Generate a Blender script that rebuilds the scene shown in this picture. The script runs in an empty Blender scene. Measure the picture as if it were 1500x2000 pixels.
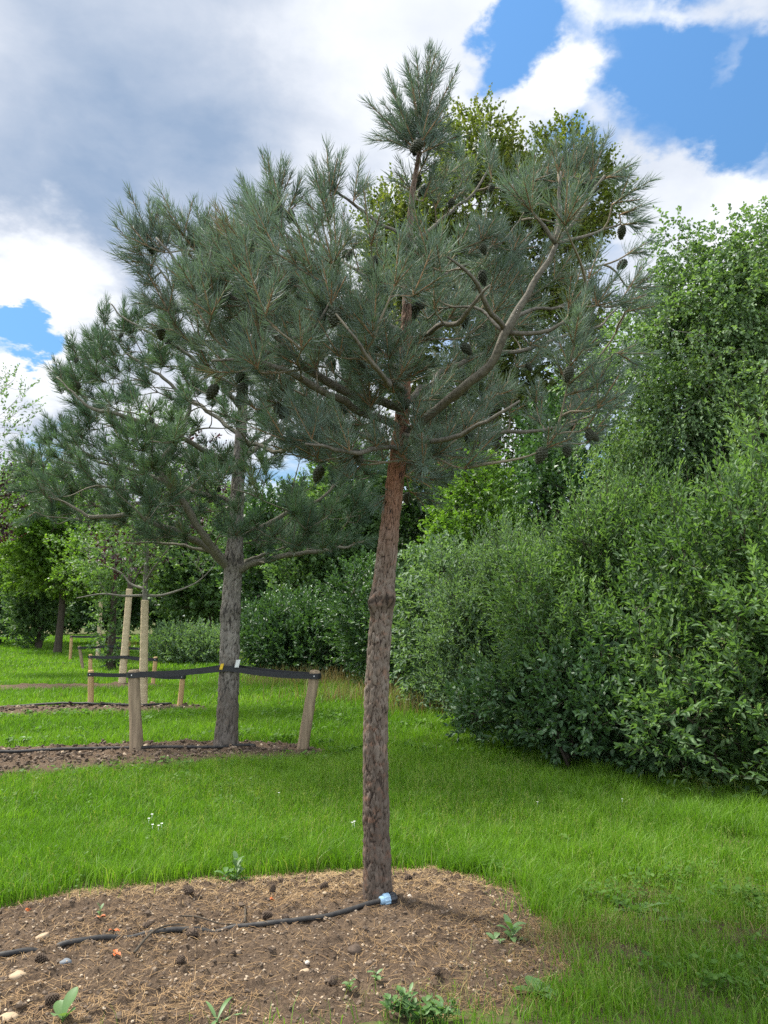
import bpy, math
import numpy as np
from mathutils import Vector, Matrix

SC = bpy.context.scene
COL = SC.collection
R = np.random.default_rng(7)
rad = math.radians

# ------------------------------------------------------------------ camera
FPX, PITCH, CAMZ = 1502.0, rad(7.6), 1.6
cam_data = bpy.data.cameras.new("camera")
cam = bpy.data.objects.new("camera", cam_data)
COL.objects.link(cam)
cam.location = (0, 0, CAMZ)
cam.rotation_euler = (rad(90) + PITCH, 0, 0)
cam_data.sensor_fit = 'VERTICAL'
cam_data.angle = 2 * math.atan(1000 / FPX)
cam_data.clip_start = 0.05
cam_data.clip_end = 2000
SC.camera = cam
SC.render.resolution_x, SC.render.resolution_y = 768, 1024

# ------------------------------------------------------------------ exposure
SC.view_settings.view_transform = 'Standard'
SC.view_settings.look = 'None'
SC.view_settings.exposure = 1.52
SC.view_settings.gamma = 1
SC.render.engine = 'CYCLES'
cy = SC.cycles
cy.max_bounces = 6
cy.diffuse_bounces = 3
cy.glossy_bounces = 2
cy.transmission_bounces = 4
cy.transparent_max_bounces = 4
cy.use_denoising = False
cy.sample_clamp_indirect = 3.0
cy.sample_clamp_direct = 8.0
cy.caustics_reflective = False
cy.caustics_refractive = False

# ------------------------------------------------------------------ sun
SUN_AZ = (-0.90, 0.38)
SUN_EL = rad(56)
sd = np.array([SUN_AZ[0] * math.cos(SUN_EL), SUN_AZ[1] * math.cos(SUN_EL), math.sin(SUN_EL)])
sd /= np.linalg.norm(sd)
sl = bpy.data.lights.new("sun", 'SUN')
sl.energy = 3.6
sl.angle = rad(13.0)
sl.color = (1.0, 0.95, 0.87)
sun = bpy.data.objects.new("sun", sl)
COL.objects.link(sun)
sun.rotation_euler = Vector(sd).to_track_quat('Z', 'Y').to_euler()

# ------------------------------------------------------------------ pixel maths (photo pixels, 1500 x 2000)
CP, SP = math.cos(PITCH), math.sin(PITCH)


def ray(px, py):
    px, py = np.asarray(px, float), np.asarray(py, float)
    dx, dy = (px - 750) / FPX, (1000 - py) / FPX
    return np.stack([dx, CP - SP * dy, SP + CP * dy], -1)


def P(px, py, Y):
    r = ray(px, py)
    return np.array([0, 0, CAMZ]) + r * (np.asarray(Y, float) / r[..., 1])[..., None]


def G(px, py, z=0.0):
    r = ray(px, py)
    return np.array([0, 0, CAMZ]) + r * ((z - CAMZ) / r[..., 2])[..., None]


def dirpx(px, py):
    r = ray(px, py)
    return r / np.linalg.norm(r)


# ------------------------------------------------------------------ node helper
class NT:
    def __init__(self, tree):
        self.t = tree
        tree.nodes.clear()

    def n(self, typ, **kw):
        nd = self.t.nodes.new(typ)
        for k, v in kw.items():
            if k == 'ins':
                for i, val in v.items():
                    s = nd.inputs[i]
                    if hasattr(val, 'is_output'):
                        self.t.links.new(val, s)
                    else:
                        s.default_value = val
            else:
                setattr(nd, k, v)
        return nd

    def math(self, op, a, b=0.0, c=None, clamp=False):
        d = {0: a, 1: b}
        if c is not None:
            d[2] = c
        return self.n('ShaderNodeMath', operation=op, use_clamp=clamp, ins=d).outputs[0]

    def mix(self, f, a, b, blend='MIX'):
        nd = self.n('ShaderNodeMix', data_type='RGBA', blend_type=blend)
        for i, v in ((0, f), (6, a), (7, b)):
            s = nd.inputs[i]
            if hasattr(v, 'is_output'):
                self.t.links.new(v, s)
            else:
                s.default_value = v if i == 0 or len(v) == 4 else (*v, 1)
        return nd.outputs[2]

    def mapr(self, v, a, b, c=0.0, d=1.0, smooth=False):
        nd = self.n('ShaderNodeMapRange', ins={0: v, 1: a, 2: b, 3: c, 4: d})
        if smooth:
            nd.interpolation_type = 'SMOOTHSTEP'
        return nd.outputs[0]

    def noise(self, vec, scale, detail=4, rough=0.55, dist=0.0):
        return self.n('ShaderNodeTexNoise', ins={'Vector': vec, 'Scale': scale, 'Detail': detail, 'Roughness': rough, 'Distortion': dist})


# ------------------------------------------------------------------ world: blue sky with broken cloud
world = bpy.data.worlds.new("World")
SC.world = world
world.use_nodes = True
w = NT(world.node_tree)
sky = w.n('ShaderNodeTexSky', sky_type='NISHITA', sun_disc=False)
sky.sun_elevation = SUN_EL
sky.sun_rotation = math.atan2(SUN_AZ[0], SUN_AZ[1]) % (2 * math.pi)
sky.air_density, sky.dust_density, sky.ozone_density = 1.0, 0.3, 1.5
bg_sky = w.n('ShaderNodeBackground', ins={0: w.mix(1.0, sky.outputs[0], (0.64, 0.95, 1.09), 'MULTIPLY'), 1: w.mapr(w.n('ShaderNodeSeparateXYZ', ins={0: w.n('ShaderNodeTexCoord').outputs['Generated']}).outputs[2], 0.15, 0.75, 0.042, 0.088)})
tc = w.n('ShaderNodeTexCoord').outputs['Generated']
sep = w.n('ShaderNodeSeparateXYZ', ins={0: tc})
zz = w.math('ADD', w.math('MAXIMUM', sep.outputs[2], 0.0), 0.22)
plane = w.n('ShaderNodeCombineXYZ', ins={0: w.math('DIVIDE', sep.outputs[0], zz), 1: w.math('DIVIDE', sep.outputs[1], zz), 2: 0.37}).outputs[0]
n_big = w.noise(plane, 2.3, 9, 0.58, 0.3).outputs[0]
n_soft = w.noise(plane, 1.1, 5, 0.5).outputs[0]
n_fine = w.noise(plane, 6.5, 8, 0.6).outputs[0]
# direction bent by noise, so that the edges of the breaks in the cloud are ragged
warp = w.noise(plane, 4.2, 7, 0.6).outputs['Color']
wv = w.n('ShaderNodeVectorMath', operation='MULTIPLY_ADD', ins={0: warp, 1: (0.20, 0.20, 0.20), 2: (-0.10, -0.10, -0.10)}).outputs[0]
dv = w.n('ShaderNodeVectorMath', operation='NORMALIZE', ins={0: w.n('ShaderNodeVectorMath', operation='ADD', ins={0: tc, 1: wv}).outputs[0]}).outputs[0]


def blob(px, py, degs, amp, inner=0.0, vec=None):
    d = dirpx(px, py)
    dot = w.n('ShaderNodeVectorMath', operation='DOT_PRODUCT', ins={0: vec or dv, 1: tuple(d)}).outputs['Value']
    return w.mapr(dot, math.cos(rad(degs)), math.cos(rad(inner)), 0.0, amp, smooth=True)


def total(lst):
    s = lst[0]
    for x in lst[1:]:
        s = w.math('ADD', s, x)
    return s


breaks = total([blob(1235, 240, 5.5, .75, 1), blob(1350, 225, 5.5, .85, 1), blob(1450, 150, 4.5, 0.25, 1), blob(1270, 40, 5.5, 0.55, 1), blob(1200, 150, 3.5, .40, 1),
                blob(985, 115, 3.6, .75, .5), blob(1035, 80, 3.6, .75, .5), blob(1120, 25, 3.8, .55, .5), blob(605, 175, 1.7, 1.0, .4),
                blob(70, 642, 3.4, 1.0, 1), blob(20, 655, 3.6, 1.0, 1), blob(100, 840, 2.6, 0.6, 1), blob(1500, 250, 5.0, .8, 1)])
fills = total([blob(1150, 125, 5.5, 0.9, 2), blob(1370, 350, 7.5, 0.9, 3), blob(1235, 310, 4.5, .5, 2), blob(760, 160, 13, 0.8, 6), blob(200, 250, 26, 0.9, 14),
               blob(110, 570, 3.6, 0.6, 1), blob(60, 760, 4.5, .7, 1), blob(1330, 115, 3.4, .42, .5), blob(1430, 60, 5.5, .55, 1), blob(1150, 5, 2.5, .3, .5)])
cov = w.math('ADD', w.math('MULTIPLY_ADD', n_big, 1.9, -0.36), w.math('SUBTRACT', w.math('MULTIPLY', fills, 0.8), breaks))
mask = w.mapr(cov, 0.16, 0.84, 0, 1, smooth=True)
shade = total([blob(60, 360, 18, 0.42, 2), blob(240, 200, 15, 0.16, 2), blob(0, 470, 10, .18, 2), blob(560, 330, 9, .16, 2), blob(1250, 440, 10, 0.16, 3), blob(60, 790, 3, 0.25, 1),
               blob(300, 40, 12, .12, 2), blob(80, 560, 6, -.75, 2), blob(40, 720, 4, -.6, 1), blob(820, 120, 13, -.28, 3), blob(1380, 370, 9, -.35, 3), blob(1150, 120, 6, -.35, 2)])
shade = w.math('ADD', shade, w.math('MULTIPLY_ADD', n_soft, 1.3, -0.55))
n_mid = w.noise(plane, 3.4, 7, 0.55, 0.6).outputs[0]
shade = w.math('ADD', shade, w.math('MULTIPLY_ADD', n_mid, 0.9, -0.43))
shade = w.math('ADD', shade, w.math('MULTIPLY_ADD', n_fine, 0.45, -0.21), clamp=True)
cr_ = w.n('ShaderNodeValToRGB', ins={0: shade})
for k_, (p_, c_) in enumerate(((0.0, (0.400, 0.412, 0.432)), (0.45, (0.262, 0.288, 0.335)), (1.0, (0.130, 0.175, 0.248)))):
    if k_ == 2:
        e_ = cr_.color_ramp.elements.new(p_)
    else:
        e_ = cr_.color_ramp.elements[k_]
    e_.position = p_
    e_.color = (*c_, 1)
ccol = cr_.outputs[0]
# added fill: unseen clouds behind the camera are brightened to light camera-facing sides
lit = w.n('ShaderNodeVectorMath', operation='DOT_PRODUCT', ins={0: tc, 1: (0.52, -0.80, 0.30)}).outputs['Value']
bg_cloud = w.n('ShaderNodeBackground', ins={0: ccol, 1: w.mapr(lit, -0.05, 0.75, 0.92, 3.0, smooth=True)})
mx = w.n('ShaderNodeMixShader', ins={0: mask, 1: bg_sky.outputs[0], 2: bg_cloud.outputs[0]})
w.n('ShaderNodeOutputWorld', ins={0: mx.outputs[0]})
try:
    world.cycles.sampling_method = 'MANUAL'
    world.cycles.sample_map_resolution = 512
except Exception:
    pass


# ------------------------------------------------------------------ numpy noise
def _hash(i):
    i = i.astype(np.int64)
    h = (i[..., 0] * 374761393 + i[..., 1] * 668265263 + i[..., 2] * 2147483647) & 0xffffffff
    h = ((h ^ (h >> 13)) * 1274126177) & 0xffffffff
    h = (h ^ (h >> 16)) & 0xffffffff
    return h / 4294967295.0


def vnoise(p):
    i = np.floor(p)
    f = p - i
    u = f * f * (3 - 2 * f)
    out = 0
    for a in (0, 1):
        for b in (0, 1):
            for c in (0, 1):
                wgt = (u[..., 0] if a else 1 - u[..., 0]) * (u[..., 1] if b else 1 - u[..., 1]) * (u[..., 2] if c else 1 - u[..., 2])
                out = out + wgt * _hash(i + np.array([a, b, c]))
    return out


def fbm(p, octv=4, gain=0.5):
    s, a, t = 0, 1.0, 0
    for k in range(octv):
        s = s + a * vnoise(p * 2 ** k + 17.3 * k)
        t += a
        a *= gain
    return s / t


def p3(xy, sc=1.0, z=0.0):
    xy = np.asarray(xy, float)
    return np.concatenate([xy[..., :2] * sc, np.full(xy.shape[:-1] + (1,), z)], -1)


def unit(v):
    return v / np.maximum(np.linalg.norm(v, axis=-1, keepdims=True), 1e-9)


def sstep(x, a, b):
    t = np.clip((x - a) / (b - a), 0, 1)
    return t * t * (3 - 2 * t)


# ------------------------------------------------------------------ mesh building
class MB:
    def __init__(self):
        self.V, self.F, self.n, self.T = [], [], 0, []

    def add(self, V, faces, tint=None):
        V = np.asarray(V, float).reshape(-1, 3)
        self.V.append(V)
        for f in (faces if isinstance(faces, (list, tuple)) else [faces]):
            self.F.append(np.asarray(f, np.int64) + self.n)
        self.n += len(V)
        if tint is None:
            tint = 0.5
        self.T.append(np.broadcast_to(np.asarray(tint, float), (len(V),)))

    def tube(self, pts, r, sides=6, tint=None, cap=True):
        pts = np.asarray(pts, float)
        r = np.broadcast_to(np.asarray(r, float), (len(pts),))
        t = unit(np.gradient(pts, axis=0))
        ref = np.array([0.31, 0.77, 0.55]) if abs(t[0] @ np.array([0.31, 0.77, 0.55])) < .9 else np.array([1., 0, 0])
        nrm = []
        v = ref
        for k in range(len(pts)):
            v = v - t[k] * (v @ t[k])
            v = v / np.linalg.norm(v)
            nrm.append(v)
        nrm = np.array(nrm)
        bi = np.cross(t, nrm)
        a = np.arange(sides) * 2 * math.pi / sides
        ring = nrm[:, None] * np.cos(a)[None, :, None] + bi[:, None] * np.sin(a)[None, :, None]
        V = (pts[:, None] + ring * r[:, None, None]).reshape(-1, 3)
        m = len(pts)
        i = np.arange(m - 1)[:, None] * sides
        j = np.arange(sides)[None]
        j2 = (j + 1) % sides
        F = [np.stack([i + j, i + j2, i + sides + j2, i + sides + j], -1).reshape(-1, 4)]
        if cap:
            V = np.concatenate([V, pts[:1], pts[-1:]])
            b, e = m * sides, m * sides + 1
            jj, kk = np.arange(sides), (np.arange(sides) + 1) % sides
            F.append(np.stack([np.full(sides, b), kk, jj], -1))
            F.append(np.stack([np.full(sides, e), (m - 1) * sides + jj, (m - 1) * sides + kk], -1))
        self.add(V, F, tint)

    def build(self, name, mat, parent=None, loc=None, smooth=True):
        me = bpy.data.meshes.new(name)
        V = np.concatenate(self.V)
        org = np.array(parent['_o']) if parent is not None and '_o' in parent else (np.asarray(loc, float) if loc is not None else np.zeros(3))
        V = V - org
        quads = [f for f in self.F if f.shape[1] == 4]
        tris = [f for f in self.F if f.shape[1] == 3]
        q = np.concatenate(quads) if quads else np.zeros((0, 4), np.int64)
        t = np.concatenate(tris) if tris else np.zeros((0, 3), np.int64)
        loops = np.concatenate([q.ravel(), t.ravel()]).astype(np.int32)
        me.vertices.add(len(V))
        me.vertices.foreach_set('co', V.astype(np.float32).ravel())
        me.loops.add(len(loops))
        me.loops.foreach_set('vertex_index', loops)
        nf = len(q) + len(t)
        me.polygons.add(nf)
        st = np.concatenate([np.arange(len(q)) * 4, len(q) * 4 + np.arange(len(t)) * 3]).astype(np.int32)
        me.polygons.foreach_set('loop_start', st)
        me.polygons.foreach_set('use_smooth', np.full(nf, smooth, bool))
        at = me.attributes.new('tint', 'FLOAT', 'POINT')
        at.data.foreach_set('value', np.concatenate(self.T).astype(np.float32))
        me.update(calc_edges=True)
        me.materials.append(mat)
        o = bpy.data.objects.new(name, me)
        COL.objects.link(o)
        if parent is not None:
            o.parent = parent
        elif loc is not None:
            o.location = tuple(loc)
        return o


def tag(o, label=None, cat=None, group=None, kind=None):
    for k, v in (('label', label), ('category', cat), ('group', group), ('kind', kind)):
        if v:
            o[k] = v
    return o


def thing(name, loc, label, cat, group=None):
    o = bpy.data.objects.new(name, None)
    o.empty_display_size = 0.1
    COL.objects.link(o)
    o.location = tuple(float(x) for x in loc)
    o['_o'] = [float(x) for x in loc]
    return tag(o, label, cat, group)


def resample(pts, step, vals=None):
    pts = np.asarray(pts, float)
    # Catmull-Rom through the points, then even spacing
    ext = np.concatenate([2 * pts[:1] - pts[1:2], pts, 2 * pts[-1:] - pts[-2:-1]])
    out, par = [], []
    for i in range(len(pts) - 1):
        p0, p1, p2, p3_ = ext[i:i + 4]
        for s in np.arange(8) / 8:
            out.append(0.5 * (2 * p1 + (p2 - p0) * s + (2 * p0 - 5 * p1 + 4 * p2 - p3_) * s * s + (3 * p1 - p0 - 3 * p2 + p3_) * s ** 3))
            par.append(i + s)
    out.append(pts[-1])
    par.append(len(pts) - 1)
    out, par = np.array(out), np.array(par)
    L = np.concatenate([[0], np.cumsum(np.linalg.norm(np.diff(out, axis=0), axis=1))])
    n = max(2, int(L[-1] / step) + 1)
    s = np.linspace(0, L[-1], n)
    q = np.stack([np.interp(s, L, out[:, k]) for k in range(3)], -1)
    if vals is None:
        return q
    pv = np.interp(s, L, par)
    return q, np.interp(pv, np.arange(len(pts)), np.asarray(vals, float))


# ------------------------------------------------------------------ materials
def new_mat(name):
    m = bpy.data.materials.new(name)
    m.use_nodes = True
    return m, NT(m.node_tree)


def leaf_mat(name, cols, trans=0.35, rough=0.52, spec=0.3, tcol=None, warm=None):
    """cols: colours of leaf age from tint 0 to 1; light comes through the blade as tcol-tinted green"""
    m, t = new_mat(name)
    ti = t.n('ShaderNodeAttribute', attribute_name='tint').outputs['Fac']
    ramp = t.n('ShaderNodeValToRGB', ins={0: ti})
    cr = ramp.color_ramp
    while len(cr.elements) < len(cols):
        cr.elements.new(0.5)
    for i, c in enumerate(cols):
        cr.elements[i].position = i / (len(cols) - 1)
        cr.elements[i].color = (*c, 1)
    c = ramp.outputs[0]
    b = t.n('ShaderNodeBsdfPrincipled', ins={'Base Color': c, 'Roughness': rough, 'Specular IOR Level': spec})
    tcn = t.mix(1.0, c, tcol or (1.5, 1.7, 0.6), 'MULTIPLY')
    tr = t.n('ShaderNodeBsdfTranslucent', ins={0: tcn})
    mxs = t.n('ShaderNodeMixShader', ins={0: trans, 1: b.outputs[0], 2: tr.outputs[0]})
    t.n('ShaderNodeOutputMaterial', ins={0: mxs.outputs[0]})
    return m


def simple_mat(name, col, rough=0.6, spec=0.3, var=None, scale=30, bump=0.0, metal=0.0, stretch=(1, 1, 1)):
    m, t = new_mat(name)
    co = t.n('ShaderNodeTexCoord').outputs['Object']
    co = t.n('ShaderNodeMapping', ins={'Vector': co, 'Scale': stretch}).outputs[0]
    nz = t.noise(co, scale, 5, 0.6).outputs[0]
    c = t.mix(t.mapr(nz, 0.3, 0.7), col, var or tuple(x * .7 for x in col))
    ins = {'Base Color': c, 'Roughness': rough, 'Specular IOR Level': spec, 'Metallic': metal}
    if bump:
        ins['Normal'] = t.n('ShaderNodeBump', ins={'Strength': bump, 'Distance': 0.01, 'Height': nz}).outputs[0]
    b = t.n('ShaderNodeBsdfPrincipled', ins=ins)
    t.n('ShaderNodeOutputMaterial', ins={0: b.outputs[0]})
    return m


def bark_mat(name, crev, plate_a, plate_b, warm, warm_z=None, scale=40):
    """tint 0 = furrow, above = plate with its own shade; warm_z: heights between which the flaking upper bark turns orange"""
    m, t = new_mat(name)
    ti = t.n('ShaderNodeAttribute', attribute_name='tint').outputs['Fac']
    co = t.n('ShaderNodeTexCoord').outputs['Object']
    st = t.n('ShaderNodeMapping', ins={'Vector': co, 'Scale': (1, 1, 0.4)}).outputs[0]
    nz = t.noise(st, scale, 6, 0.65).outputs[0]
    nl = t.noise(co, 5, 4, 0.6).outputs[0]
    c = t.mix(t.mapr(ti, 0.25, 1.0), plate_a, plate_b)
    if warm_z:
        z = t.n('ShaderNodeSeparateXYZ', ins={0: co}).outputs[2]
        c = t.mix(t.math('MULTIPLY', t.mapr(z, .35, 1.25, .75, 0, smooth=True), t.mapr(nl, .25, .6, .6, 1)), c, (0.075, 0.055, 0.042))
        wz = t.math('MULTIPLY', t.mapr(z, warm_z[0], warm_z[1], 0, 1, smooth=True), t.math('MULTIPLY', t.mapr(nl, .2, .5, .25, 1), t.mapr(z, 2.9, 3.6, .95, .15)))
        fl = t.math('MULTIPLY', t.mapr(t.noise(co, 20, 4, .65).outputs[0], .52, .68), 0.38)
        c = t.mix(t.math('MAXIMUM', wz, fl), c, warm)
    c = t.mix(t.mapr(nz, 0.35, 0.75, 0, .55), c, crev)
    c = t.mix(t.mapr(ti, 0.06, 0.34, 1, 0), c, crev)
    bp = t.n('ShaderNodeBump', ins={'Strength': 0.7, 'Distance': 0.006, 'Height': nz}).outputs[0]
    b = t.n('ShaderNodeBsdfPrincipled', ins={'Base Color': c, 'Roughness': 0.85, 'Specular IOR Level': 0.25, 'Normal': bp})
    t.n('ShaderNodeOutputMaterial', ins={0: b.outputs[0]})
    return m


M = {}
M['needle'] = leaf_mat('blue_green_needles', [(0.19, 0.125, 0.055), (0.082, 0.116, 0.094), (0.122, 0.168, 0.136), (0.165, 0.218, 0.170)], .24, .6, .22, (1.1, 1.3, .7))
M['needle_far'] = leaf_mat('green_needles', [(0.12, 0.10, 0.05), (0.054, 0.092, 0.060), (0.086, 0.140, 0.088), (0.125, 0.190, 0.110)], .22, .6, .22, (1.2, 1.4, .6))


def twig_mat(name, old, young):
    m, t = new_mat(name)
    ti = t.n('ShaderNodeAttribute', attribute_name='tint').outputs['Fac']
    nz = t.noise(t.n('ShaderNodeTexCoord').outputs['Object'], 60, 4, .6).outputs[0]
    c = t.mix(t.mapr(ti, .6, .9), old, young)
    c = t.mix(t.mapr(nz, .35, .7, 0, .6), c, tuple(x * .5 for x in old))
    b = t.n('ShaderNodeBsdfPrincipled', ins={'Base Color': c, 'Roughness': .85, 'Specular IOR Level': .2})
    t.n('ShaderNodeOutputMaterial', ins={0: b.outputs[0]})
    return m


M['twig'] = twig_mat('pine_twig_bark', (0.20, 0.17, 0.12), (0.26, 0.155, 0.075))
M['twig_dark'] = twig_mat('grey_pine_twig_bark', (0.16, 0.145, 0.105), (0.20, 0.14, 0.075))
M['limb'] = simple_mat('pine_limb_bark', (0.165, 0.150, 0.118), .85, .2, (0.075, 0.066, 0.052), 45, .6)
M['limb_dark'] = simple_mat('grey_pine_limb_bark', (0.175, 0.16, 0.115), .85, .2, (0.085, 0.08, 0.06), 45, .6)
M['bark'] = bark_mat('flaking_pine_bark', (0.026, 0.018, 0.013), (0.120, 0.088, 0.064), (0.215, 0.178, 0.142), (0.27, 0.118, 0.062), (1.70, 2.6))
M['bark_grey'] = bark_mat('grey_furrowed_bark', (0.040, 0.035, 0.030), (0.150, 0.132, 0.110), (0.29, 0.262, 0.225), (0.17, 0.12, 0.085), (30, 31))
M['wood_bark'] = simple_mat('dull_brown_bark', (0.085, 0.07, 0.05), .9, .15, (0.04, 0.033, 0.026), 20, .6, stretch=(1, 1, .3))
M['grey_bark'] = simple_mat('smooth_grey_bark', (0.20, 0.185, 0.15), .8, .2, (0.12, 0.115, 0.09), 20, .3, stretch=(1, 1, .3))
M['cone_green'] = simple_mat('green_cone', (0.060, 0.068, 0.040), .7, .3, (0.035, 0.038, 0.026), 90, .4)
M['cone_brown'] = simple_mat('old_brown_cone', (0.105, 0.075, 0.052), .85, .2, (0.05, 0.036, 0.027), 90, .4)
M['willow'] = leaf_mat('grey_green_leaves', [(0.074, 0.120, 0.062), (0.108, 0.174, 0.094), (0.150, 0.225, 0.125)], .36, .55, .28)
M['thicket'] = leaf_mat('mid_green_leaves', [(0.056, 0.104, 0.042), (0.094, 0.164, 0.064), (0.148, 0.232, 0.092)], .36, .55, .28)
M['birch'] = leaf_mat('birch_leaves', [(0.076, 0.130, 0.056), (0.112, 0.180, 0.082), (0.165, 0.245, 0.110)], .36, .55, .28)
M['dark_leaf'] = leaf_mat('dark_green_leaves', [(0.027, 0.059, 0.024), (0.050, 0.102, 0.040), (0.080, 0.150, 0.060)], .25, .45, .4)
M['fresh'] = leaf_mat('fresh_yellow_green_leaves', [(0.060, 0.120, 0.022), (0.105, 0.190, 0.034), (0.165, 0.260, 0.050)], .40, .45, .35)
M['maple'] = leaf_mat('olive_summer_leaves', [(0.082, 0.108, 0.030), (0.118, 0.146, 0.042), (0.180, 0.178, 0.060)], .34, .5, .3)
M['purple'] = leaf_mat('copper_purple_leaves', [(0.018, 0.010, 0.013), (0.036, 0.017, 0.024), (0.075, 0.022, 0.022)], .2, .45, .4, (1.6, .6, .6))
M['grass'] = leaf_mat('lawn_grass', [(0.054, 0.125, 0.009), (0.104, 0.210, 0.015), (0.175, 0.295, 0.030), (0.27, 0.255, 0.10)], .42, .5, .3, (1.25, 1.5, .5))
M['dry'] = leaf_mat('dry_straw_grass', [(0.18, 0.14, 0.06), (0.24, 0.19, 0.08), (0.20, 0.22, 0.07)], .3, .6, .2, (1.2, 1.1, .8))
M['weed'] = leaf_mat('broad_weed_leaves', [(0.050, 0.105, 0.028), (0.085, 0.165, 0.045), (0.13, 0.21, 0.085)], .3, .5, .4)
M['litter'] = leaf_mat('fallen_needles', [(0.13, 0.075, 0.035), (0.225, 0.140, 0.065), (0.33, 0.235, 0.12)], .0, .7, .2)
M['orange_leaf'] = simple_mat('orange_dead_leaf', (0.42, 0.11, 0.02), .6, .3, (0.30, 0.07, 0.02), 40)
M['stake'] = simple_mat('weathered_stake_wood', (0.34, 0.255, 0.165), .85, .2, (0.155, 0.115, 0.075), 26, .5, stretch=(1, 1, .08))
M['stake_new'] = simple_mat('pale_stake_wood', (0.50, 0.345, 0.17), .8, .2, (0.36, 0.23, 0.11), 26, .4, stretch=(1, 1, .08))
M['strap'] = simple_mat('black_rubber_strap', (0.012, 0.012, 0.014), .55, .4, (0.02, 0.02, 0.022), 30)
M['hose'] = simple_mat('black_hose_plastic', (0.013, 0.013, 0.014), .6, .22, (0.05, 0.046, 0.04), 22)
M['blue_plastic'] = simple_mat('pale_blue_plastic', (0.24, 0.38, 0.50), .45, .5, (0.20, 0.31, 0.41), 30)
M['black_plastic'] = simple_mat('black_plastic', (0.018, 0.018, 0.02), .45, .5)
M['yellow_plastic'] = simple_mat('yellow_tag', (0.75, 0.50, 0.02), .5, .4)
M['white_plastic'] = simple_mat('white_tag', (0.75, 0.75, 0.72), .5, .4)
M['hessian'] = simple_mat('hessian_wrap', (0.52, 0.42, 0.27), .95, .1, (0.40, 0.315, 0.195), 14, .5, stretch=(1, 1, 2.5))
M['stone_tan'] = simple_mat('tan_stone', (0.36, 0.27, 0.17), .85, .25, (0.27, 0.20, 0.13), 25, .4)
M['stone_grey'] = simple_mat('grey_stone', (0.15, 0.165, 0.175), .8, .25, (0.11, 0.12, 0.13), 25, .4)
M['stone_pale'] = simple_mat('pale_stone', (0.48, 0.42, 0.34), .85, .25, (0.36, 0.30, 0.24), 25, .4)
M['petal'] = simple_mat('white_petal', (0.8, 0.8, 0.78), .6, .3)
M['yellow_petal'] = simple_mat('yellow_petal', (0.75, 0.55, 0.03), .6, .3)


def soil_mat():
    m, t = new_mat('bare_earth')
    co = t.n('ShaderNodeTexCoord').outputs['Object']
    a = t.noise(co, 3.0, 6, .65).outputs[0]
    f = t.noise(co, 70, 6, .7).outputs[0]
    g = t.noise(co, 260, 3, .6).outputs[0]
    c = t.mix(t.mapr(a, .35, .65), (0.108, 0.074, 0.048), (0.170, 0.118, 0.074))
    c = t.mix(t.mapr(f, .38, .62, 0, .85), c, (0.052, 0.036, 0.025))
    c = t.mix(t.mapr(g, .58, .75, 0, .65), c, (0.20, 0.15, 0.10))
    bp = t.n('ShaderNodeBump', ins={'Strength': 1.0, 'Distance': .02, 'Height': t.math('ADD', f, t.math('MULTIPLY', g, .35))}).outputs[0]
    b = t.n('ShaderNodeBsdfPrincipled', ins={'Base Color': c, 'Roughness': .95, 'Specular IOR Level': .15, 'Normal': bp})
    t.n('ShaderNodeOutputMaterial', ins={0: b.outputs[0]})
    return m


M['soil'] = soil_mat()


def lawn_mat():
    m, t = new_mat('lawn_ground')
    co = t.n('ShaderNodeTexCoord').outputs['Object']
    a = t.noise(co, .9, 6, .6).outputs[0]
    f = t.noise(co, 30, 6, .7).outputs[0]
    c = t.mix(t.mapr(a, .35, .65), (0.045, 0.105, 0.012), (0.065, 0.14, 0.016))
    c = t.mix(t.mapr(f, .30, .55, 0, .95), c, (0.080, 0.062, 0.034))
    bp = t.n('ShaderNodeBump', ins={'Strength': .6, 'Distance': .03, 'Height': f}).outputs[0]
    b = t.n('ShaderNodeBsdfPrincipled', ins={'Base Color': c, 'Roughness': .9, 'Specular IOR Level': .1, 'Normal': bp})
    t.n('ShaderNodeOutputMaterial', ins={0: b.outputs[0]})
    return m


M['lawn'] = lawn_mat()


# ------------------------------------------------------------------ ground and beds
def poly_sd(xy, poly):
    """signed distance to a polygon, positive inside"""
    xy = np.asarray(xy, float)[..., :2]
    a = poly
    b = np.roll(poly, -1, axis=0)
    d2 = np.full(xy.shape[:-1], 1e9)
    ins = np.zeros(xy.shape[:-1], bool)
    for p, q in zip(a, b):
        e = q - p
        t = np.clip(((xy - p) @ e) / (e @ e + 1e-12), 0, 1)
        c = p + t[..., None] * e
        d2 = np.minimum(d2, ((xy - c) ** 2).sum(-1))
        cond = (p[1] > xy[..., 1]) != (q[1] > xy[..., 1])
        xs = (q[0] - p[0]) * (xy[..., 1] - p[1]) / (q[1] - p[1] + 1e-12) + p[0]
        ins ^= cond & (xy[..., 0] < xs)
    return np.where(ins, 1, -1) * np.sqrt(d2)


def gpoly(lst):
    return np.array([G(*p)[:2] for p in lst])


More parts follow.
